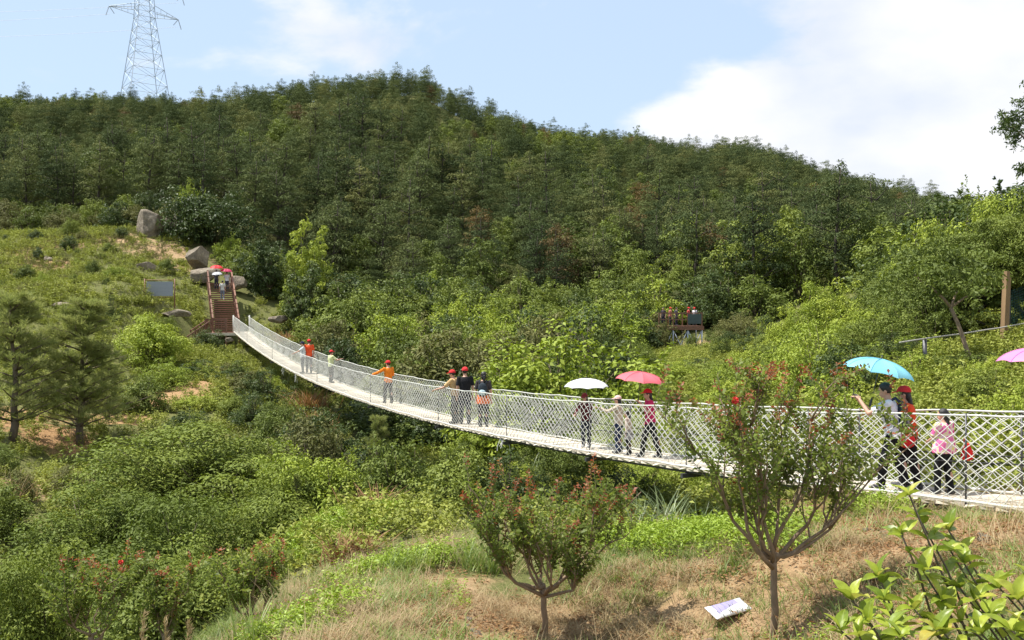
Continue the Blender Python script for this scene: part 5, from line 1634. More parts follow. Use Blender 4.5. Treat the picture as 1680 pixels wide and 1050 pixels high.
p, h = on_deck(497, 0.30, 560)
person(p, (-0.9, -0.3), h, 'child in pale top and dark cap left of the orange shirt', (0.55, 0.58, 0.60), (0.03, 0.035, 0.06), cap=(0.02, 0.02, 0.06), armL=((-0.22, 0.25, 1.2), (-0.15, 0.48, 1.1)), voxel=0.016)
p, h = on_deck(507, 0.62, 556)
person(p, (-0.25, 1.0), h, 'back view of person in orange-red shirt and red cap far along the bridge', (0.80, 0.10, 0.03), (0.04, 0.04, 0.06), cap=RED, stride=0.5, voxel=0.016)
p, h = on_deck(543, 0.62, 574)
person(p, (0.7, 0.6), h, 'child in pale yellow top, red cap and dark trousers on the bridge', (0.62, 0.66, 0.36), (0.02, 0.02, 0.03), cap=RED, armR=((0.28, 0.18, 1.2), (0.30, 0.42, 1.25)), voxel=0.016)
p, h = on_deck(637, 0.60, 591)
person(p, (-0.55, 0.8), h, 'person in orange jacket and red cap, one arm stretched to the rail', (0.86, 0.22, 0.02), (0.025, 0.02, 0.03), 'long', cap=RED, armL=((-0.34, 0.30, 1.22), (-0.42, 0.58, 1.14)), armR=((0.27, 0.1, 1.14), (0.18, 0.3, 1.05)), stride=0.4, turn=0.3, voxel=0.015)
p, h = on_deck(747, 0.30, 606)
person(p, LEFT, h, 'person in tan top and red cap half hidden behind the black shirt', (0.60, 0.40, 0.19), (0.05, 0.05, 0.06), 'short', cap=RED, armL=((-0.22, 0.30, 1.16), (-0.20, 0.60, 1.08)), lean=0.12, voxel=0.014)
p, h = on_deck(763, 0.48, 602)
person(p, (-0.2, 1.0), h, 'person in a black shirt, dark jeans and red cap seen from behind mid-bridge', (0.018, 0.018, 0.02), (0.03, 0.035, 0.05), cap=RED, build=1.06, stride=0.3, voxel=0.013)
p, h = on_deck(793, 0.66, 609)
person(p, (0.1, 1.0), h, 'dark-haired person with a ponytail and a backpack mid-bridge', (0.06, 0.05, 0.05), (0.02, 0.02, 0.025), hair='tail', turn=0.3, voxel=0.013)
backpack(p, (0.1, 1.0), h / 1.7, 1.18, (0.03, 0.04, 0.05), 'black backpack with a pale blue pocket on the ponytailed person', (0.45, 0.58, 0.62))
# jacket round the ponytailed person's waist
bm = bmesh.new(); _loft(bm, [(0.72, 0.20, 0.16, -0.01), (0.86, 0.2, 0.155, -0.01), (0.98, 0.186, 0.142, 0), (1.02, 0.15, 0.11, 0)], lambda q: q)
o = mobj('tied_jacket', _remeshed(bm, 'tied_jacket', cloth((0.75, 0.16, 0.04)), 0.016, 1)); o.location = p + np.array([0, 0, 0.004]); o.scale = (h / 1.7,) * 3; o.rotation_euler = (0, 0, -0.1)
tag(o, 'orange jacket tied round the waist of the ponytailed person', 'jacket')

p, h = on_deck(962, 0.50, 643)
H_ = p.copy()
pw_ = person(p, (-0.45, -0.9), h, 'person in a dark maroon top under the white umbrella leaning on the rail', (0.10, 0.018, 0.022), (0.025, 0.03, 0.045), 'long', cap=(0.16, 0.02, 0.025), hair='long', lean=0.16, armL=((-0.25, 0.30, 1.17), (-0.10, 0.42, 1.40)), armR=((0.26, 0.24, 1.06), (0.20, 0.46, 1.06)), voxel=0.013, shoes=(0.5, 0.5, 0.52))
u = px(962, 621, H_[1] - 0.15)
umbrella(u, 0.52, 0.20, (0.82, 0.82, 0.84), 'open white umbrella over the middle of the bridge', (0.02, 0.0), 0.68)
p, h = on_deck(1015, 0.42, 648)
person(p, LEFT, h, 'woman in a pink-white cap, beige top and jeans pointing over the rail', (0.55, 0.46, 0.36), (0.03, 0.045, 0.10), 'long', cap=(0.75, 0.50, 0.46), hair='long', armL=((-0.22, 0.28, 1.25), (-0.22, 0.52, 1.34)), voxel=0.012)
p, h = on_deck(1032, 0.40, 672)
person(p, LEFT, h, 'small child in beige top and grey skirt beside the pink cap', (0.60, 0.50, 0.42), (0.03, 0.03, 0.035), 'long', hair='long', skirt=(0.42, 0.42, 0.43), lean=0.1, voxel=0.014)
p, h = on_deck(1067, 0.50, 637)
K_ = p.copy()
person(p, (-0.9, -0.1), h, 'person in magenta shirt and black trousers under the coral umbrella', (0.52, 0.03, 0.12), (0.015, 0.015, 0.018), 'short', cap=(0.42, 0.02, 0.03), hair='long', armL=((-0.26, 0.12, 1.16), (-0.12, 0.28, 1.36)), stride=-0.8, lean=0.06, voxel=0.012)
umbrella(px(1052, 610, K_[1] - 0.1), 0.52, 0.19, (0.78, 0.16, 0.20), 'open coral-pink umbrella over the magenta shirt', (0.05, 0.10), 0.68)

# the three at the near end
p, h = on_deck(1466, 0.32, 625)
L_ = p.copy()
S_ = h / 1.7
person(p, LEFT, h, 'black-haired person in white shirt holding up a phone under the blue umbrella', (0.66, 0.66, 0.72), (0.012, 0.012, 0.014), 'short', hair='short', lean=0.14, armL=((-0.20, 0.36, 1.22), (-0.05, 0.50, 1.42)), armR=((0.20, 0.34, 1.20), (0.04, 0.52, 1.40)), stride=0.7, voxel=0.008, build=1.12)
backpack(L_, LEFT, S_, 1.22, (0.03, 0.04, 0.07), 'navy backpack on the person in the white shirt', (0.28, 0.30, 0.33), back=0.13)
ph = MB().box((0, 0, 0), (0.075, 0.010, 0.15)).build('phone', SHOE)
f2 = np.array([LEFT[0], LEFT[1], 0]) / math.hypot(*LEFT); 
ph.location = L_ + f2 * 0.60 * S_ + np.array([0, 0, 1.50 * S_]); ph.rotation_euler = (0.2, 0, math.atan2(LEFT[1], LEFT[0]) - math.pi / 2)
lens = MB().tube([(-0.02, 0.004, 0.05), (-0.02, 0.009, 0.05)], 0.007, 8).build('lens', EYE, ph)
tag(ph, 'small dark phone held up by the person in the white shirt', 'phone')
p, h = on_deck(1492, 0.66, 632)
M_ = p.copy()
person(p, LEFT, h, 'long-haired person in orange-red top and red cap behind the white shirt', (0.70, 0.075, 0.025), (0.014, 0.012, 0.014), 'short', cap=RED, hair='long', lean=0.08, armL=((-0.25, 0.10, 1.15), (-0.12, 0.24, 1.36)), stride=-0.5, voxel=0.009, build=1.15)
umbrella(px(1446, 589, 0.5 * (L_[1] + M_[1])), 0.50, 0.21, (0.24, 0.62, 0.76), 'open sky-blue umbrella tilted over the white shirt', (0.10, 0.20), 0.72, 0.2)
bm = bmesh.new()
_sphere(bm, (0, 0, 0), (0.10, 0.05, 0.13), None, 14); _sphere(bm, (0.01, 0, -0.08), (0.13, 0.06, 0.10), None, 14)
bag = mobj('shoulder_bag', _remeshed(bm, 'shoulder_bag', cloth((0.66, 0.03, 0.035)), 0.012, 1))
bag.location = px(1487, 715, M_[1] - 0.28)
MB().tube([(0.03, 0, 0.1), (0.03, 0.10, 0.32), (-0.05, 0.22, 0.46)], 0.010, 6).build('strap', cloth((0.5, 0.03, 0.03)), bag, True)
tag(bag, 'red shoulder bag hanging beside the person in the orange-red top', 'bag')
p, h = on_deck(1549, 0.48, 668)
N_ = p.copy()
person(p, (-0.55, 0.85), h, 'girl in pink and yellow patterned top and black leggings', (0.7, 0.4, 0.5), (0.012, 0.012, 0.014), 'short', hair='long', pattern='floral', armR=((0.27, 0.02, 1.08), (0.32, 0.14, 0.88)), armL=((-0.24, 0.10, 1.12), (-0.12, 0.26, 1.05)), turn=0.5, stride=0.3, voxel=0.008, build=1.25, flare=0.06)
bm = bmesh.new()
_sphere(bm, (0, 0, 0), (0.075, 0.055, 0.085), None, 14); _sphere(bm, (0, 0, -0.05), (0.095, 0.065, 0.07), None, 14); _cone(bm, (0, 0, 0.06), (0, 0, 0.13), 0.05, 0.025, 10)
bag = mobj('hand_bag', _remeshed(bm, 'hand_bag', cloth((0.72, 0.03, 0.03)), 0.011, 1))
bag.location = px(1587, 742, N_[1] + 0.1)
MB().tube([(-0.03, 0, 0.12), (-0.055, -0.03, 0.20), (-0.08, -0.05, 0.12)], 0.006, 6).build('strap', cloth((0.3, 0.02, 0.02)), bag, True)
tag(bag, 'small red bag carried by the girl in the patterned top', 'bag')
p = deck_point(1762, 0.45)
person(p, LEFT, 1.5, 'person under the pink umbrella at the right edge of the picture', (0.6, 0.55, 0.6), (0.03, 0.03, 0.05), armL=((-0.24, 0.16, 1.12), (-0.10, 0.3, 1.32)), voxel=0.016)
umbrella(px(1716, 570, p[1]), 0.52, 0.20, (0.76, 0.26, 0.55), 'open pink umbrella cut by the right edge of the picture', (0.0, 0.06), 0.8, 0.3)

# on the wooden steps
UPD = (-2.7, 6.9)
q = step_pt(0.63, 0.05, 0.03)
person(q, UPD, 1.55, 'person in a pale shirt and blue-grey jeans climbing the wooden steps', (0.55, 0.55, 0.50), (0.15, 0.19, 0.24), stride=0.5, voxel=0.018, group='people on the wooden steps', shoes=(0.6, 0.6, 0.6))
q = step_pt(0.86, -0.32, 0.03)
person(q, UPD, 1.55, 'person in a dark top under the red umbrella at the top of the steps', (0.05, 0.05, 0.06), (0.04, 0.04, 0.06), armL=((-0.24, 0.16, 1.12), (-0.10, 0.3, 1.36)), voxel=0.018, group='people on the wooden steps')
umbrella((q[0] + 0.1, q[1] - 0.2, q[2] + 1.95), 0.56, 0.26, (0.72, 0.03, 0.035), 'open bright red umbrella at the top of the wooden steps', (0.12, 0.05), 0.8)
umbrella((q[0] + 0.35, q[1] - 0.9, q[2] + 1.35), 0.44, 0.2, (0.62, 0.62, 0.64), 'small pale umbrella just below the red one on the steps', (0.2, 0.0), 0.6)
q = step_pt(0.84, 0.50, 0.03)
person(q, UPD, 1.5, 'person in a white top on the right side of the stair top', (0.60, 0.60, 0.62), (0.05, 0.05, 0.08), voxel=0.018, group='people on the wooden steps', armL=((-0.24, 0.16, 1.12), (-0.10, 0.3, 1.36)))
umbrella((q[0], q[1] - 0.1, q[2] + 1.75), 0.5, 0.22, (0.55, 0.04, 0.12), 'open crimson umbrella on the right side of the stair top', (0.15, 0.1), 0.7)

# on the far platform
for k, (dx, dy, col, cp, lab) in enumerate([(-1.3, -0.6, (0.05, 0.04, 0.05), None, 'tiny person in dark clothes at the left end of the far platform'), (-0.75, -0.7, (0.55, 0.2, 0.15), RED, 'tiny person in a reddish shirt on the left half of the far platform'),
                                            (-0.2, -0.4, (0.1, 0.1, 0.12), None, 'tiny person in black in the middle of the far platform'), (0.75, -0.7, (0.6, 0.08, 0.08), RED, 'tiny person in a red top at the pale railing sheet'), (1.3, -0.5, (0.65, 0.6, 0.6), RED, 'tiny person in white top and red cap on the far platform')]):
    person((plat.location.x + dx, plat.location.y + dy, plat.location.z + 0.045), (random.uniform(-1, 1), -0.6), 1.5, lab, col, (0.03, 0.03, 0.05), cap=cp, voxel=0.024, group='people on the far platform')

bpy.data.batch_remove(SPENT)
bpy.data.scenes.remove(WORK)
# ------------------------------------------------------------------ crape myrtles
def myrtle(x, ybase, yfork, Y, crown, n_shoots, name_label, seed, red=0.5, limbs=None, leaf=0.062, z_extra=0.0, flower=None):
    """Vase-shaped small tree. crown = (x0, y0, x1, y1) in picture pixels at depth Y."""
    rng = np.random.default_rng(seed)
    X = (x - 840) / F * Y
    base = np.array([X, Y, gz(X, Y) - 0.05])
    fork = np.array(px(x, yfork, Y))
    e = tag(empty('crape_myrtle', base), name_label, 'tree')
    x0, y0, x1, y1 = crown
    cx, cyp = (x0 + x1) / 2, (y0 + y1) / 2
    wr = (x1 - x0) / 2 / F * Y; hr = (y1 - y0) / F * Y
    paths = [(bent(base, fork, 6, rng, 0.012) - base, np.linspace(0.038, 0.030, 6))]
    cc = np.array(px(cx, y1, Y))
    def P(u):                                        # crown coordinates: x, y in -1..1, z in 0..1
        return cc + np.array([u[0] * wr, u[1] * wr, u[2] * hr])
    def pol(r, a, z): return np.array([math.cos(a) * r, math.sin(a) * r, z])
    subs = []
    ends = [P(pol(0.30 + 0.2 * rng.random(), k * 2 * math.pi / 5 + rng.normal() * 0.3, 0.22 + 0.2 * rng.random())) for k in range(5)]
    ends += [np.array(px(ax, ay, Y - 0.1 + rng.normal() * 0.2)) for (ax, ay) in (limbs or [])]
    for end in ends:
        pts = bent(base + (fork - base) * (0.80 + 0.22 * rng.random()), end, 7, rng, 0.03)
        bow = np.sin(np.linspace(0, np.pi, 7))[1:-1]
        pts[1:-1, 2] -= bow * 0.09 * hr; pts[1:-1, 0] += rng.normal() * 0.04 * bow
        paths.append((pts - base, np.linspace(0.02 + 0.006 * rng.random(), 0.008, 7)))
        for j in range(5):
            st = pts[int(rng.integers(3, 7))]
            a = rng.random() * 6.28
            out = (st - cc)[:2] / wr
            e2 = st + np.array([(math.cos(a) * 0.20 + out[0] * 0.28) * wr, (math.sin(a) * 0.20 + out[1] * 0.28) * wr, hr * (0.16 + 0.24 * rng.random())])
            p2 = bent(st, e2, 5, rng, 0.018)
            paths.append((p2 - base, np.linspace(0.010, 0.005, 5)))
            subs.append(p2)
    Pb, D, T, Rd = [], [], [], []
    top = cc[2] + hr
    for k in range(n_shoots):
        p2 = subs[int(rng.integers(len(subs)))]
        st = p2[int(rng.integers(1, 5))]
        a = rng.random() * 6.28
        ln = hr * (0.16 + 0.24 * rng.random())
        out = (st - cc)[:2] / wr
        steep = 0.55 + 0.9 * rng.random()
        d = unit(np.array([math.cos(a) * 0.7 + out[0] * 0.5, math.sin(a) * 0.7 + out[1] * 0.5, steep]))
        spike = rng.random() < 0.11
        if spike: d = unit(np.array([d[0] * 0.25, d[1] * 0.25, 1.0])); ln *= 1.3
        tgt = st + d * ln
        tgt[2] = min(tgt[2], top - 0.06 * hr * rng.random())
        tgt[0] = np.clip(tgt[0], cc[0] - wr * 1.05, cc[0] + wr * 1.05)
        pts = bent(st, tgt, 6, rng, 0.012)
        paths.append((pts - base, np.linspace(0.004, 0.0015, 6)))
        m = int(np.clip(np.linalg.norm(tgt - st) / 0.0155, 8, 40))
        u = np.linspace(0.10, 1.0, m)
        pos = np.stack([np.interp(u, np.linspace(0, 1, 6), pts[:, j]) for j in range(3)], 1)
        dirn = unit(pts[-1] - pts[0])
        ang = np.arange(m) * 2.4 + rng.random() * 6
        s1 = unit(np.cross(dirn, np.array([0.3, 0.2, 1.0]))); s2 = np.cross(dirn, s1)
        dl = np.cos(ang)[:, None] * s1 + np.sin(ang)[:, None] * s2 + dirn * 0.5 + rng.normal(size=(m, 3)) * 0.3
        high = (tgt[2] - cc[2]) / hr
        isred = (spike or rng.random() < red * np.clip((high - 0.45) * 2.5, 0, 1)) & np.ones(m, bool) & (u > 0.5 + 0.3 * rng.random())
        Pb.append(pos); D.append(dl); T.append(np.clip(rng.normal(0.5, 0.2) + rng.normal(size=m) * 0.15, 0, 1)); Rd.append(isred)
    Pb, D, T, Rd = np.concatenate(Pb), np.concatenate(D), np.concatenate(T), np.concatenate(Rd)
    L_ = leaf * (0.65 + 0.6 * rng.random(len(Pb))); L_ = np.where(Rd, L_ * 0.75, L_)
    for nm, sel, mt in (('foliage', ~Rd, 'myrtle'), ('red_shoots', Rd, 'myrtle_red')):
        v, q = leaves(Pb[sel] - base, D[sel], L_[sel], L_[sel] * 0.5, rng, 0.45)
        o = mobj(nm, np_mesh(nm, v, q, tint=T[sel], mat=M[mt]), e); o['kind'] = 'stuff'
    mobj('trunk', trunk_mesh('trunk', paths, M['pale_bark'], 7), e)
    if flower:
        c = np.array(px(flower[0], flower[1], Y - 0.5)) - base
        d = sphere_dirs(90, rng)
        v, q = leaves(c[None] + d * 0.014, d, 0.022, 0.022, rng, 0.2)
        fm = simple_mat('red_petals', (0.75, 0.06, 0.05), 0.6, 0.15, 30, bump=0)
        mobj('flower', np_mesh('flower', v, q, mat=fm), e)
    return e
myrtle(1268, 1047, 905, 8.5, (1098, 588, 1425, 850), 245, 'tall red-tipped crape myrtle in front of the bridge, right of centre', 601, 0.75, [(1375, 848), (1425, 790), (1140, 740), (1230, 700), (1330, 690)], flower=(1206, 657))
myrtle(893, 1046, 965, 10.0, (768, 746, 1030, 950), 240, 'red-tipped crape myrtle at the bottom centre below the white umbrella', 602, 0.75, [(985, 905), (820, 900), (800, 860), (1000, 850)], leaf=0.064)
myrtle(150, 1080, 1040, 12.0, (50, 890, 250, 1040), 150, 'reddish crape myrtle at the bottom left corner', 603, 0.5, leaf=0.07)
myrtle(270, 1080, 1040, 12.5, (210, 905, 340, 1040), 130, 'small crape myrtle with a bright pink tip between two reddish ones at the bottom left', 604, 0.45, leaf=0.07, flower=(198, 922))
myrtle(410, 1060, 1010, 12.5, (340, 880, 490, 1010), 150, 'reddish crape myrtle beside the spreading trees, right of the pink-tipped one', 605, 0.4, leaf=0.07)

# ------------------------------------------------------------------ glossy shrub at the bottom right
def glossy_shrub():
    rng = np.random.default_rng(9)
    m, N, L, B = base_mat('glossy_leaf')
    oi = N.new('ShaderNodeObjectInfo')
    r = ramp_node(N, L, oi.outputs['Random'], [(0.0, (0.16, 0.23, 0.022)), (0.5, (0.30, 0.37, 0.036)), (0.9, (0.42, 0.47, 0.065)), (1.0, (0.45, 0.38, 0.08))])
    blot = noise_node(N, L, 28, 5, 0.6); bl2 = ramp_node(N, L, blot.outputs['Fac'], [(0.30, (0.62, 0.60, 0.5)), (0.55, (1.0, 1.0, 1.0)), (0.75, (1.15, 1.1, 1.0))])
    mulb = N.new('ShaderNodeMixRGB'); mulb.blend_type = 'MULTIPLY'; mulb.inputs['Fac'].default_value = 1.0; L.new(r.outputs[0], mulb.inputs['Color1']); L.new(bl2.outputs[0], mulb.inputs['Color2']); r = mulb
    tc = N.new('ShaderNodeTexCoord'); sep = N.new('ShaderNodeSeparateXYZ'); L.new(tc.outputs['Object'], sep.inputs[0])
    ab = N.new('ShaderNodeMath'); ab.operation = 'ABSOLUTE'; L.new(sep.outputs['X'], ab.inputs[0])
    rib = N.new('ShaderNodeMapRange'); rib.inputs['From Max'].default_value = 0.0022; rib.inputs['To Min'].default_value = 0.35; rib.inputs['To Max'].default_value = 0.0
    L.new(ab.outputs[0], rib.inputs['Value'])
    mx = N.new('ShaderNodeMixRGB'); mx.inputs['Color2'].default_value = (0.42, 0.50, 0.14, 1)
    L.new(rib.outputs[0], mx.inputs['Fac']); L.new(r.outputs[0], mx.inputs['Color1'])
    L.new(mx.outputs[0], B.inputs['Base Color']); B.inputs['Roughness'].default_value = 0.38; B.inputs['Specular IOR Level'].default_value = 0.4
    nz = noise_node(N, L, 60, 3); bu = N.new('ShaderNodeBump'); bu.inputs['Strength'].default_value = 0.12; bu.inputs['Distance'].default_value = 0.004
    L.new(nz.outputs['Fac'], bu.inputs['Height']); L.new(bu.outputs[0], B.inputs['Normal'])
    tr = N.new('ShaderNodeBsdfTranslucent'); L.new(mx.outputs[0], tr.inputs['Color'])
    ms = N.new('ShaderNodeMixShader'); ms.inputs['Fac'].default_value = 0.35
    L.new(B.outputs[0], ms.inputs[1]); L.new(tr.outputs[0], ms.inputs[2]); L.new(ms.outputs[0], [k for k in N if k.type == 'OUTPUT_MATERIAL'][0].inputs['Surface'])
    lm = []
    for k in range(6):
        v = []
        curl = 0.10 + 0.12 * rng.random(); fold = 0.10 + 0.18 * rng.random(); side = rng.normal() * 0.05
        nseg = 8
        for i in range(nseg + 1):
            t = i / nseg
            w = 0.225 * (math.sin(math.pi * min(1, t ** 0.78)) ** 0.85) * (1 if i not in (0, nseg) else 0) + 0.006
            yy = t; zz = 0.18 * math.sin(t * 1.7) - curl * t * t
            for j in (-1, -0.5, 0, 0.5, 1):
                v.append((j * w + side * t * t, yy, zz + abs(j) * w * fold * 2 + 0.012 * math.sin(t * 14 + j * 2 + k)))
        q = [[i * 5 + j, i * 5 + j + 1, (i + 1) * 5 + j + 1, (i + 1) * 5 + j] for i in range(nseg) for j in range(4)]
        v = np.array(v) * 0.1
        lm.append(np_mesh('leaf', v, q, mat=m, smooth=True))
    bases = [(2.15, 3.55), (2.45, 3.7), (1.95, 3.8), (2.75, 3.5), (1.75, 3.4)]
    groups = [(0, [(1492, 812, 3.7), (1478, 875, 3.65), (1515, 938, 3.6), (1500, 1000, 3.5), (1535, 1035, 3.4), (1460, 1030, 3.4), (1508, 850, 3.75), (1545, 985, 3.55), (1480, 1045, 3.3)], 'tall middle stem cluster of the glossy shrub at the bottom right'),
              (1, [(1560, 905, 3.8), (1582, 925, 3.75), (1556, 870, 3.9), (1575, 1020, 3.5), (1610, 1040, 3.4), (1600, 985, 3.6), (1575, 965, 3.65), (1550, 1040, 3.4)], 'glossy-leaved shrub just right of the tallest stems at the bottom right'),
              (2, [(1442, 945, 3.7), (1398, 985, 3.6), (1425, 1020, 3.5), (1380, 1035, 3.5), (1410, 1045, 3.4), (1450, 985, 3.6)], 'leftmost glossy-leaved shrub of the bottom right group'),
              (3, [(1640, 965, 3.5), (1670, 985, 3.4), (1625, 1010, 3.4), (1660, 1035, 3.2), (1700, 960, 3.4), (1690, 1040, 3.2)], 'glossy-leaved shrub at the bottom right corner of the picture')]
    for gi, tips, lab in groups:
        bx, by = bases[gi]
        bz = gz(bx, by)
        e = tag(empty('glossy_shrub', (bx, by, bz)), lab, 'shrub', 'glossy shrubs at the bottom right')
        b = np.array([bx, by, bz])
        for (x, y, Y) in tips:
            tip = np.array(px(x, y, Y))
            st = bent(b + rng.normal(size=3) * np.array([0.06, 0.06, 0]), tip, 7, rng, 0.014)
            MB().tube(st - b, np.linspace(0.008, 0.0035, 7), 6).build('stem', M['bark'], e, True)
            n = int(rng.integers(9, 13))
            for k in range(n):
                u = 0 if k < 5 else rng.random() * 0.30
                pos = tip + (st[-3] - tip) * u * 2
                a = k * 2.4 + rng.random() * 0.5
                el = R(55 - 12 * k + rng.normal() * 14) if k < 5 else R(rng.normal() * 18 + 8)
                d = Vector((math.cos(a) * math.cos(el), math.sin(a) * math.cos(el), math.sin(el)))
                o = mobj('leaf', lm[int(rng.integers(6))], e, pos - b)
                o.rotation_euler = (d.to_track_quat('Y', 'Z') @ Quaternion((0, 1, 0), rng.normal() * 0.35)).to_euler()
                s = 0.94 * (0.65 + 0.6 * rng.random()); o.scale = (s, s, s)
glossy_shrub()

# ------------------------------------------------------------------ litter and small things on the bank
def sack():
    p = px(1195, 988, 9.3)
    z = gz(p.x, p.y)
    m, N, L, B = base_mat('printed_sack')
    tc = N.new('ShaderNodeTexCoord'); sp = N.new('ShaderNodeSeparateXYZ'); L.new(tc.outputs['Generated'], sp.inputs[0])
    w = N.new('ShaderNodeMath'); w.operation = 'MULTIPLY_ADD'; w.inputs[1].default_value = 0.5; w.inputs[2].default_value = 0.16
    L.new(sp.outputs['X'], w.inputs[0])
    gt = N.new('ShaderNodeMath'); gt.operation = 'GREATER_THAN'; L.new(sp.outputs['Y'], gt.inputs[0]); L.new(w.outputs[0], gt.inputs[1])
    lt1 = N.new('ShaderNodeMath'); lt1.operation = 'LESS_THAN'; lt1.inputs[1].default_value = 0.80; L.new(sp.outputs['X'], lt1.inputs[0])
    gt1 = N.new('ShaderNodeMath'); gt1.operation = 'GREATER_THAN'; gt1.inputs[1].default_value = 0.14; L.new(sp.outputs['X'], gt1.inputs[0])
    m1 = N.new('ShaderNodeMath'); m1.operation = 'MULTIPLY'; L.new(gt.outputs[0], m1.inputs[0]); L.new(lt1.outputs[0], m1.inputs[1])
    m2 = N.new('ShaderNodeMath'); m2.operation = 'MULTIPLY'; L.new(m1.outputs[0], m2.inputs[0]); L.new(gt1.outputs[0], m2.inputs[1])
    mx = N.new('ShaderNodeMixRGB'); mx.inputs['Color1'].default_value = (0.66, 0.66, 0.68, 1); mx.inputs['Color2'].default_value = (0.30, 0.27, 0.46, 1)
    L.new(m2.outputs[0], mx.inputs['Fac']); L.new(mx.outputs[0], B.inputs['Base Color']); B.inputs['Roughness'].default_value = 0.45
    nx, ny = 22, 12
    rng = np.random.default_rng(2)
    U, V = np.meshgrid(np.linspace(0, 1, nx), np.linspace(0, 1, ny), indexing='ij')
    puff = (np.sin(np.pi * U) * np.sin(np.pi * V)) ** 0.5 * 0.028 + 0.012 * (fbm(U * 6, V * 4, 2) - 0.45)
    top = np.stack([(U - 0.5) * 0.44, (V - 0.5) * 0.21, 0.02 + puff], -1).reshape(-1, 3)
    bot = np.stack([(U - 0.5) * 0.44, (V - 0.5) * 0.21, 0.012 - 0.2 * puff], -1).reshape(-1, 3)
    q = [[i * ny + j, (i + 1) * ny + j, (i + 1) * ny + j + 1, i * ny + j + 1] for i in range(nx - 1) for j in range(ny - 1)]
    n0 = len(top)
    q2 = [[n0 + a, n0 + d, n0 + c, n0 + b] for a, b, c, d in q]
    rim = []
    for i in range(nx - 1):
        rim += [[i * ny, n0 + i * ny, n0 + (i + 1) * ny, (i + 1) * ny], [i * ny + ny - 1, (i + 1) * ny + ny - 1, n0 + (i + 1) * ny + ny - 1, n0 + i * ny + ny - 1]]
    for j in range(ny - 1):
        rim += [[j, j + 1, n0 + j + 1, n0 + j], [(nx - 1) * ny + j, n0 + (nx - 1) * ny + j, n0 + (nx - 1) * ny + j + 1, (nx - 1) * ny + j + 1]]
    o = mobj('plastic_sack', np_mesh('plastic_sack', np.concatenate([top, bot]), q + q2 + rim, mat=m, smooth=True), None, (p.x, p.y, z + 0.09))
    o.rotation_euler = (R(16), R(-6), R(24))
    tag(o, 'white and violet plastic sack lying on the dry grass below the myrtle', 'sack')
sack()
p = px(1120, 1025, 8.6); 
log = MB().tube(bent((p.x - 0.33, p.y - 0.28, gz(p.x - 0.33, p.y - 0.28) + 0.06), (p.x + 0.33, p.y + 0.2, gz(p.x + 0.33, p.y + 0.2) + 0.09), 6, np.random.default_rng(1), 0.012), [0.06, 0.068, 0.064, 0.068, 0.06, 0.055], 9).build('fallen_log', M['pale_bark'], None, True)
tag(log, 'pale fallen log half sunk in dry grass left of the sack', 'log')
for k, (x, y, Y, w, lab) in enumerate([(1100, 922, 11.4, 22, 'pale clod of earth at the edge of the bright green weeds'), (1128, 945, 11.0, 16, 'whitish stone below the bright green weeds'), (1145, 962, 10.6, 12, 'small stone just above the plastic sack'), (1005, 950, 11.5, 14, 'flat pale stone in the dry grass between the two myrtles'),
                                        (1560, 858, 10.2, 16, 'greyish dry tuft-like clod below the bridge end')]):
    b = boulder(x, y, w, w * 0.6, Y, 40 + k, lab, 0.8, 0.3); b['group'] = 'stones on the near bank'
    b['category'] = 'stone'; b.name = 'stone'; b.location.z = gz(b.location.x, b.location.y) + 0.01

# long arching grass, ferns
reed = [grass_proto('reed', 700 + k, 70, 1.15, 0.10, 0.022, 'blade', 0.7, 6, 0.35) for k in range(3)]
tallgrass = [grass_proto('tall_grass', 710 + k, 90, 0.55, 0.12, 0.012, 'grass', 0.5, 4, 0.35) for k in range(2)]
deadfern = [grass_proto('dead_fern', 720 + k, 120, 0.8, 0.20, 0.03, 'brown_litter', 0.7, 5, 0.5) for k in range(2)]
def tuft(me, x, ybase, Y, hpx, name, label, cat, hh, group=None, base_z=None):
    X = (x - 840) / F * Y
    o = mobj(name, me, None, (X, Y, gz(X, Y) - 0.03))
    s = hpx / F * Y / hh
    o.scale = (s, s, s); o.rotation_euler = (0, 0, random.random() * 6.28)
    return tag(o, label, cat, group)
for k, (x, y, Y, h, lab) in enumerate([(1095, 870, 15.0, 95, 'big clump of long arching grass blades under the bridge right of the lower myrtle'), (1045, 870, 15.5, 80, 'smaller arching grass clump touching the lower myrtle'), (1150, 865, 15.5, 70, 'arching grass clump behind the trunk of the taller myrtle'),
                                        (1010, 790, 19, 60, 'grass blades rising just under the bridge edge'), (880, 690, 30, 50, 'upright pale grass clump right under the middle of the bridge'), (830, 735, 27, 40, 'short spiky grass clump below the bridge'), (800, 900, 14, 60, 'grass clump left of the lower myrtle')]):
    tuft(reed[k % 3], x, y, Y, h, 'reed_clump', lab, 'grass clump', 1.0, 'long grass clumps')
for k, (x, y, Y, h, lab) in enumerate([(425, 1035, 9.4, 110, 'pale broad upright grass shoot at the bottom edge'), (650, 945, 12, 60, 'tall green grass clump on the brow of the near bank'), (690, 950, 12, 55, 'green grass clump right of the one on the brow'), (770, 955, 12.2, 60, 'green grass clump left of the lower myrtle trunk'),
                                        (810, 960, 12, 55, 'green grass clump nearest the lower myrtle trunk'), (30, 900, 16, 90, 'pale green grass clump at the left edge'), (60, 1030, 10.5, 120, 'tall grass clump in the bottom left corner'), (120, 1040, 10, 90, 'second grass clump in the bottom left corner')]):
    tuft(tallgrass[k % 2], x, y, Y, h, 'grass_clump', lab, 'grass clump', 0.5, 'grass clumps')
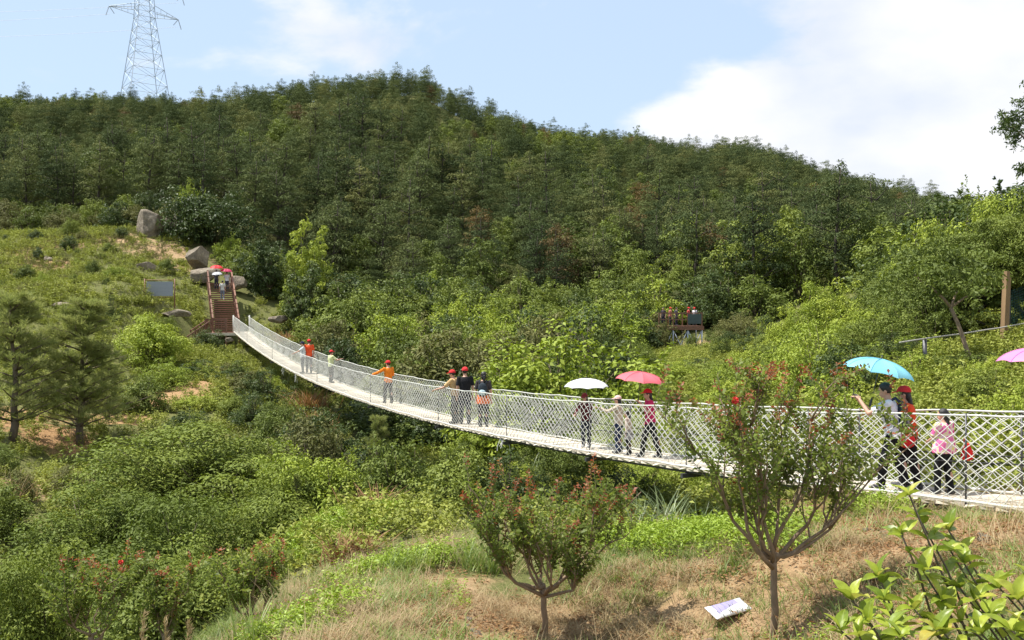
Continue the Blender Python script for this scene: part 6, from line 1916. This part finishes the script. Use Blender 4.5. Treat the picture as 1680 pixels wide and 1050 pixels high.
for k, (x, y, Y, h, lab) in enumerate([(565, 915, 15.5, 60, 'heap of dead brown fern fronds on the brow of the bank'), (590, 905, 15.8, 52, 'right half of the dead brown fern heap'), (510, 655, 47, 50, 'dry brown ferns in the gully under the far span'), (520, 690, 43, 40, 'lower patch of dry brown ferns in the gully'), (612, 845, 21, 55, 'hanging dead needles at the foot of the slim pine'),
                                        (470, 548, 70, 30, 'dry yellow grass patch right of the far bridge end'), (705, 930, 13, 40, 'dry brown twigs between the grass clumps')]):
    tuft(deadfern[k % 2], x, y, Y, h, 'dead_fern', lab, 'fern', 0.7, 'dead ferns')
dryreed = [grass_proto('dry_reed', 730 + k, 80, 0.6, 0.14, 0.010, 'dry', 0.6, 5, 0.5) for k in range(2)]
for k, (x, y, Y, h, lab) in enumerate([(20, 1000, 10.5, 110, 'pale dry reed clump at the left edge near the bottom'), (75, 1030, 9.6, 90, 'pale dry reed clump in the bottom left corner'), (185, 1045, 9.0, 70, 'pale dry reed clump left of the seed heads'), (455, 930, 13.5, 50, 'bleached dry stalks at the edge of the near bank'), (20, 830, 27, 60, 'dry straw-coloured grass patch at the left edge')]):
    tuft(dryreed[k % 2], x, y, Y, h, 'dry_reed_clump', lab, 'reeds', 0.55, 'dry reed clumps')
# seed heads at the bottom left
for k, (x, y, lab) in enumerate([(235, 1010, 'pale feathery seed head, left one at the bottom edge'), (270, 1018, 'pale feathery seed head, middle one at the bottom edge'), (310, 1024, 'pale feathery seed head, right one at the bottom edge')]):
    rng = np.random.default_rng(800 + k)
    Y = 5.0
    tip = np.array(px(x, y, Y)); foot = np.array([tip[0] - 0.05, Y, gz(tip[0], Y)])
    e = tag(empty('seed_head', foot), lab, 'grass', 'seed heads at the bottom edge')
    st = bent(foot, tip, 8, rng, 0.01) - foot
    MB().tube(st, np.linspace(0.003, 0.0015, 8), 5).build('stalk', simple_mat('dry_stalk', (0.4, 0.3, 0.16), 0.8, 0.2, 20, bump=0), e)
    m_ = 160
    u = 0.55 + 0.45 * rng.random(m_) ** 0.8
    pos = np.stack([np.interp(u, np.linspace(0, 1, 8), st[:, j]) for j in range(3)], 1)
    d = sphere_dirs(m_, rng) * 0.55 + np.array([0.25, 0, 0.9])
    v, q = leaves(pos, d, 0.05, 0.006, rng, 0.3)
    mobj('spikelets', np_mesh('spikelets', v, q, tint=rng.random(m_), mat=M['dry']), e)['kind'] = 'stuff'

# ------------------------------------------------------------------ ground cover
rng = np.random.default_rng(99)
def field(n, x0, x1, y0, y1, dens=None):
    """Random ground points, thinned by dens(x, y) in 0..1, kept to what could be seen."""
    x = rng.uniform(x0, x1, n); y = rng.uniform(y0, y1, n)
    keep = np.abs(x) < 0.60 * y + 2.5
    x, y = x[keep], y[keep]
    if dens is not None:
        k = rng.random(len(x)) < dens(x, y); x, y = x[k], y[k]
    return np.stack([x, y, ground(x, y) - 0.01], 1)
def off_bridge(x, y): return np.where((np.abs(x + BK * y - 11.97) < 0.75) & (y < 13.8), 0.0, 1.0)
def off_steps(x, y):
    u, v = x + 21.75, y - 69.55
    al = (u * -2.7 + v * 6.9) / 7.41; ac = (u * 6.9 + v * 2.7) / 7.41
    return np.where((np.abs(ac) < 1.35) & (al > -2.2) & (al < 8.2), 0.0, 1.0) * np.where((np.abs(u + 2.1) < 1.6) & (np.abs(v + 1.9) < 1.2), 0.0, 1.0)
def bare(x, y):
    d, r = dirt_at(x, y); return d, r
dry_c = proto_collection('dry_tuft', [grass_proto('dry_tuft', 900 + k, 46, 0.20, 0.10, 0.006, 'dry', 0.9, 3, 0.9) for k in range(4)])
pts = field(16000, -4.5, 9, 5.0, 15.5, lambda x, y: np.clip(0.2 + 0.7 * bare(x, y)[0], 0, 1) * np.clip((fbm(x / 0.9, y / 0.9, 41) - 0.46) * 5, 0.02, 1) * np.where((x > 3.2) & (y > 9.0), 0.35, 1.0) * off_bridge(x, y) * (x > -3.4 - 0.1 * y))
scatter('dry_grass', pts, dry_c, 4, rng.uniform(0.35, 1.15, len(pts)), 'short straw-coloured dry grass on the near bank', 'grass', rng)
gr_c = proto_collection('grass_tuft', [grass_proto('grass_tuft', 920 + k, 34, 0.22, 0.10, 0.009, 'grass', 0.8, 3, 0.6) for k in range(4)])
pts = field(9000, -5, 9.5, 5.0, 18, lambda x, y: np.clip((fbm(x / 1.6, y / 1.6, 51) - 0.40) * 5, 0, 1) * off_bridge(x, y) * np.clip(1.15 - bare(x, y)[0], 0.05, 1))
scatter('green_grass', pts, gr_c, 4, rng.uniform(0.5, 1.2, len(pts)), 'tufts of green grass on the near bank', 'grass', rng)
lw_c = proto_collection('lime_weed', [weed_proto('lime_weed', 940 + k, 90, 0.30, 0.26, 0.055, 'lime_weed', 0.4) for k in range(3)])
def lime_d(x, y):
    s = np.zeros_like(x)
    for (a, b, Y, rx_, ry_) in [(1180, 900, 12.0, 1.0, 1.0), (1130, 890, 12.8, 1.0, 0.9), (1230, 920, 11.2, 0.45, 0.8), (1060, 905, 12.6, 0.6, 0.6), (1440, 850, 12.2, 0.35, 0.35), (650, 955, 12.6, 0.8, 0.5), (520, 860, 19, 1.6, 2.0), (480, 1030, 9.6, 0.7, 0.6)]:
        p = px(a, b, Y); s = np.maximum(s, np.exp(-(((x - p.x) / rx_) ** 2 + ((y - p.y) / ry_) ** 2) ** 2))
    return s
pts = field(2500, -4, 9, 6, 14, lambda x, y: np.clip((fbm(x / 1.1, y / 1.1, 91) - 0.5) * 6, 0, 1) * off_bridge(x, y))
scatter('bank_weeds', pts, lw_c, 3, rng.uniform(0.25, 0.7, len(pts)), 'scattered small green weeds on the bare near bank', 'weeds', rng)
pts = field(16000, -6, 7, 8, 22, lambda x, y: lime_d(x, y) * off_bridge(x, y))
scatter('lime_weeds', pts, lw_c, 3, rng.uniform(0.6, 1.15, len(pts)), 'patch of bright lime-green low weeds on the near bank', 'weeds', rng)
wd_c = proto_collection('weed', [weed_proto('weed', 960 + k, 150, 0.42, 0.38, 0.075, 'weed') for k in range(4)])
pts = field(30000, -60, -13, 44, 100, lambda x, y: np.clip(1.1 - bare(x, y)[0] * 1.3, 0, 1) * np.clip((fbm(x / 4, y / 4, 61) - 0.34) * 4.5, 0.3, 1) * (x + BK * y < 10.6) * off_steps(x, y))
scatter('meadow_weeds', pts, wd_c, 4, rng.uniform(0.3, 1.5, len(pts)) ** 1.3, 'low bright green weeds covering the left meadow', 'weeds', rng)
pts = field(15000, 3, 36, 12.8, 62, lambda x, y: (x + BK * y > 12.9) * np.clip(1.1 - bare(x, y)[0], 0, 1) * np.clip(2.2 - y / 32, 0.12, 1))
scatter('slope_weeds', pts, wd_c, 4, rng.uniform(0.5, 1.5, len(pts)), 'waist-high green weeds on the slope behind the near end of the bridge', 'weeds', rng)
pts = field(9000, -22, 14, 15, 80, lambda x, y: np.clip(1.1 - bare(x, y)[0], 0, 1) * 0.8 * off_steps(x, y))
scatter('valley_weeds', pts, wd_c, 4, rng.uniform(0.6, 1.5, len(pts)), 'green undergrowth between the bushes of the valley', 'weeds', rng)

lit_c = proto_collection('leaf_litter', [np_mesh('litter', *leaves(np.random.default_rng(70 + k).normal(size=(26, 3)) * np.array([0.16, 0.16, 0.004]) + np.array([0, 0, 0.012]), np.random.default_rng(80 + k).normal(size=(26, 3)) * np.array([1, 1, 0.18]), 0.055, 0.02, np.random.default_rng(90 + k), 0.8), tint=np.random.default_rng(k).random(26), mat=M['brown_litter']) for k in range(3)])
pts = field(3800, -4, 9, 5.5, 14, lambda x, y: np.clip(bare(x, y)[0], 0.05, 1) * off_bridge(x, y))
scatter('leaf_litter', pts, lit_c, 3, rng.uniform(0.6, 1.4, len(pts)), 'dry brown leaves and twigs strewn over the near bank', 'leaf litter', rng, 0.05)
ol_c = proto_collection('dry_weed', [weed_proto('dry_weed', 980 + k, 140, 0.45, 0.36, 0.07, 'olive') for k in range(3)])
pts = field(9000, -64, -22, 60, 104, lambda x, y: np.clip(0.12 + bare(x, y)[0] * 1.2, 0, 1) * (x + BK * y < 8) * off_steps(x, y))
scatter('dry_meadow_weeds', pts, ol_c, 3, rng.uniform(0.4, 1.3, len(pts)), 'brownish half-dry weeds along the upper meadow', 'weeds', rng)


def pebble(k):
    r = np.random.default_rng(k)
    bm = bmesh.new(); bmesh.ops.create_icosphere(bm, subdivisions=2, radius=0.04)
    for v in bm.verts: v.co = Vector((v.co.x * 1.2, v.co.y, v.co.z * 0.6)) * (0.75 + 0.5 * r.random())
    me = bpy.data.meshes.new('pebble'); bm.to_mesh(me); bm.free(); me.materials.append(M['rock']); return me
pb_c = proto_collection('pebble', [pebble(k) for k in range(4)])
pts = field(1500, -4, 9, 5.5, 14.5, lambda x, y: np.clip(bare(x, y)[0], 0.08, 1) * off_bridge(x, y) * np.clip((fbm(x / 1.2, y / 1.2, 77) - 0.4) * 4, 0.05, 1))
scatter('pebbles', pts, pb_c, 4, rng.uniform(0.3, 1.3, len(pts)) ** 2, 'small stones and clods strewn over the near bank', 'pebbles', rng)
st_c = proto_collection('straw', [grass_proto('straw', 990 + k, 14, 0.55, 0.10, 0.005, 'dry', 0.5, 4, 0.6) for k in range(3)])
pts = field(2600, -4.5, 9, 5.0, 15, lambda x, y: np.clip((fbm(x / 0.7, y / 0.7, 83) - 0.48) * 6, 0, 1) * off_bridge(x, y))
scatter('dry_straw', pts, st_c, 3, rng.uniform(0.5, 1.2, len(pts)), 'thin tall straws standing in the dry grass', 'grass', rng)
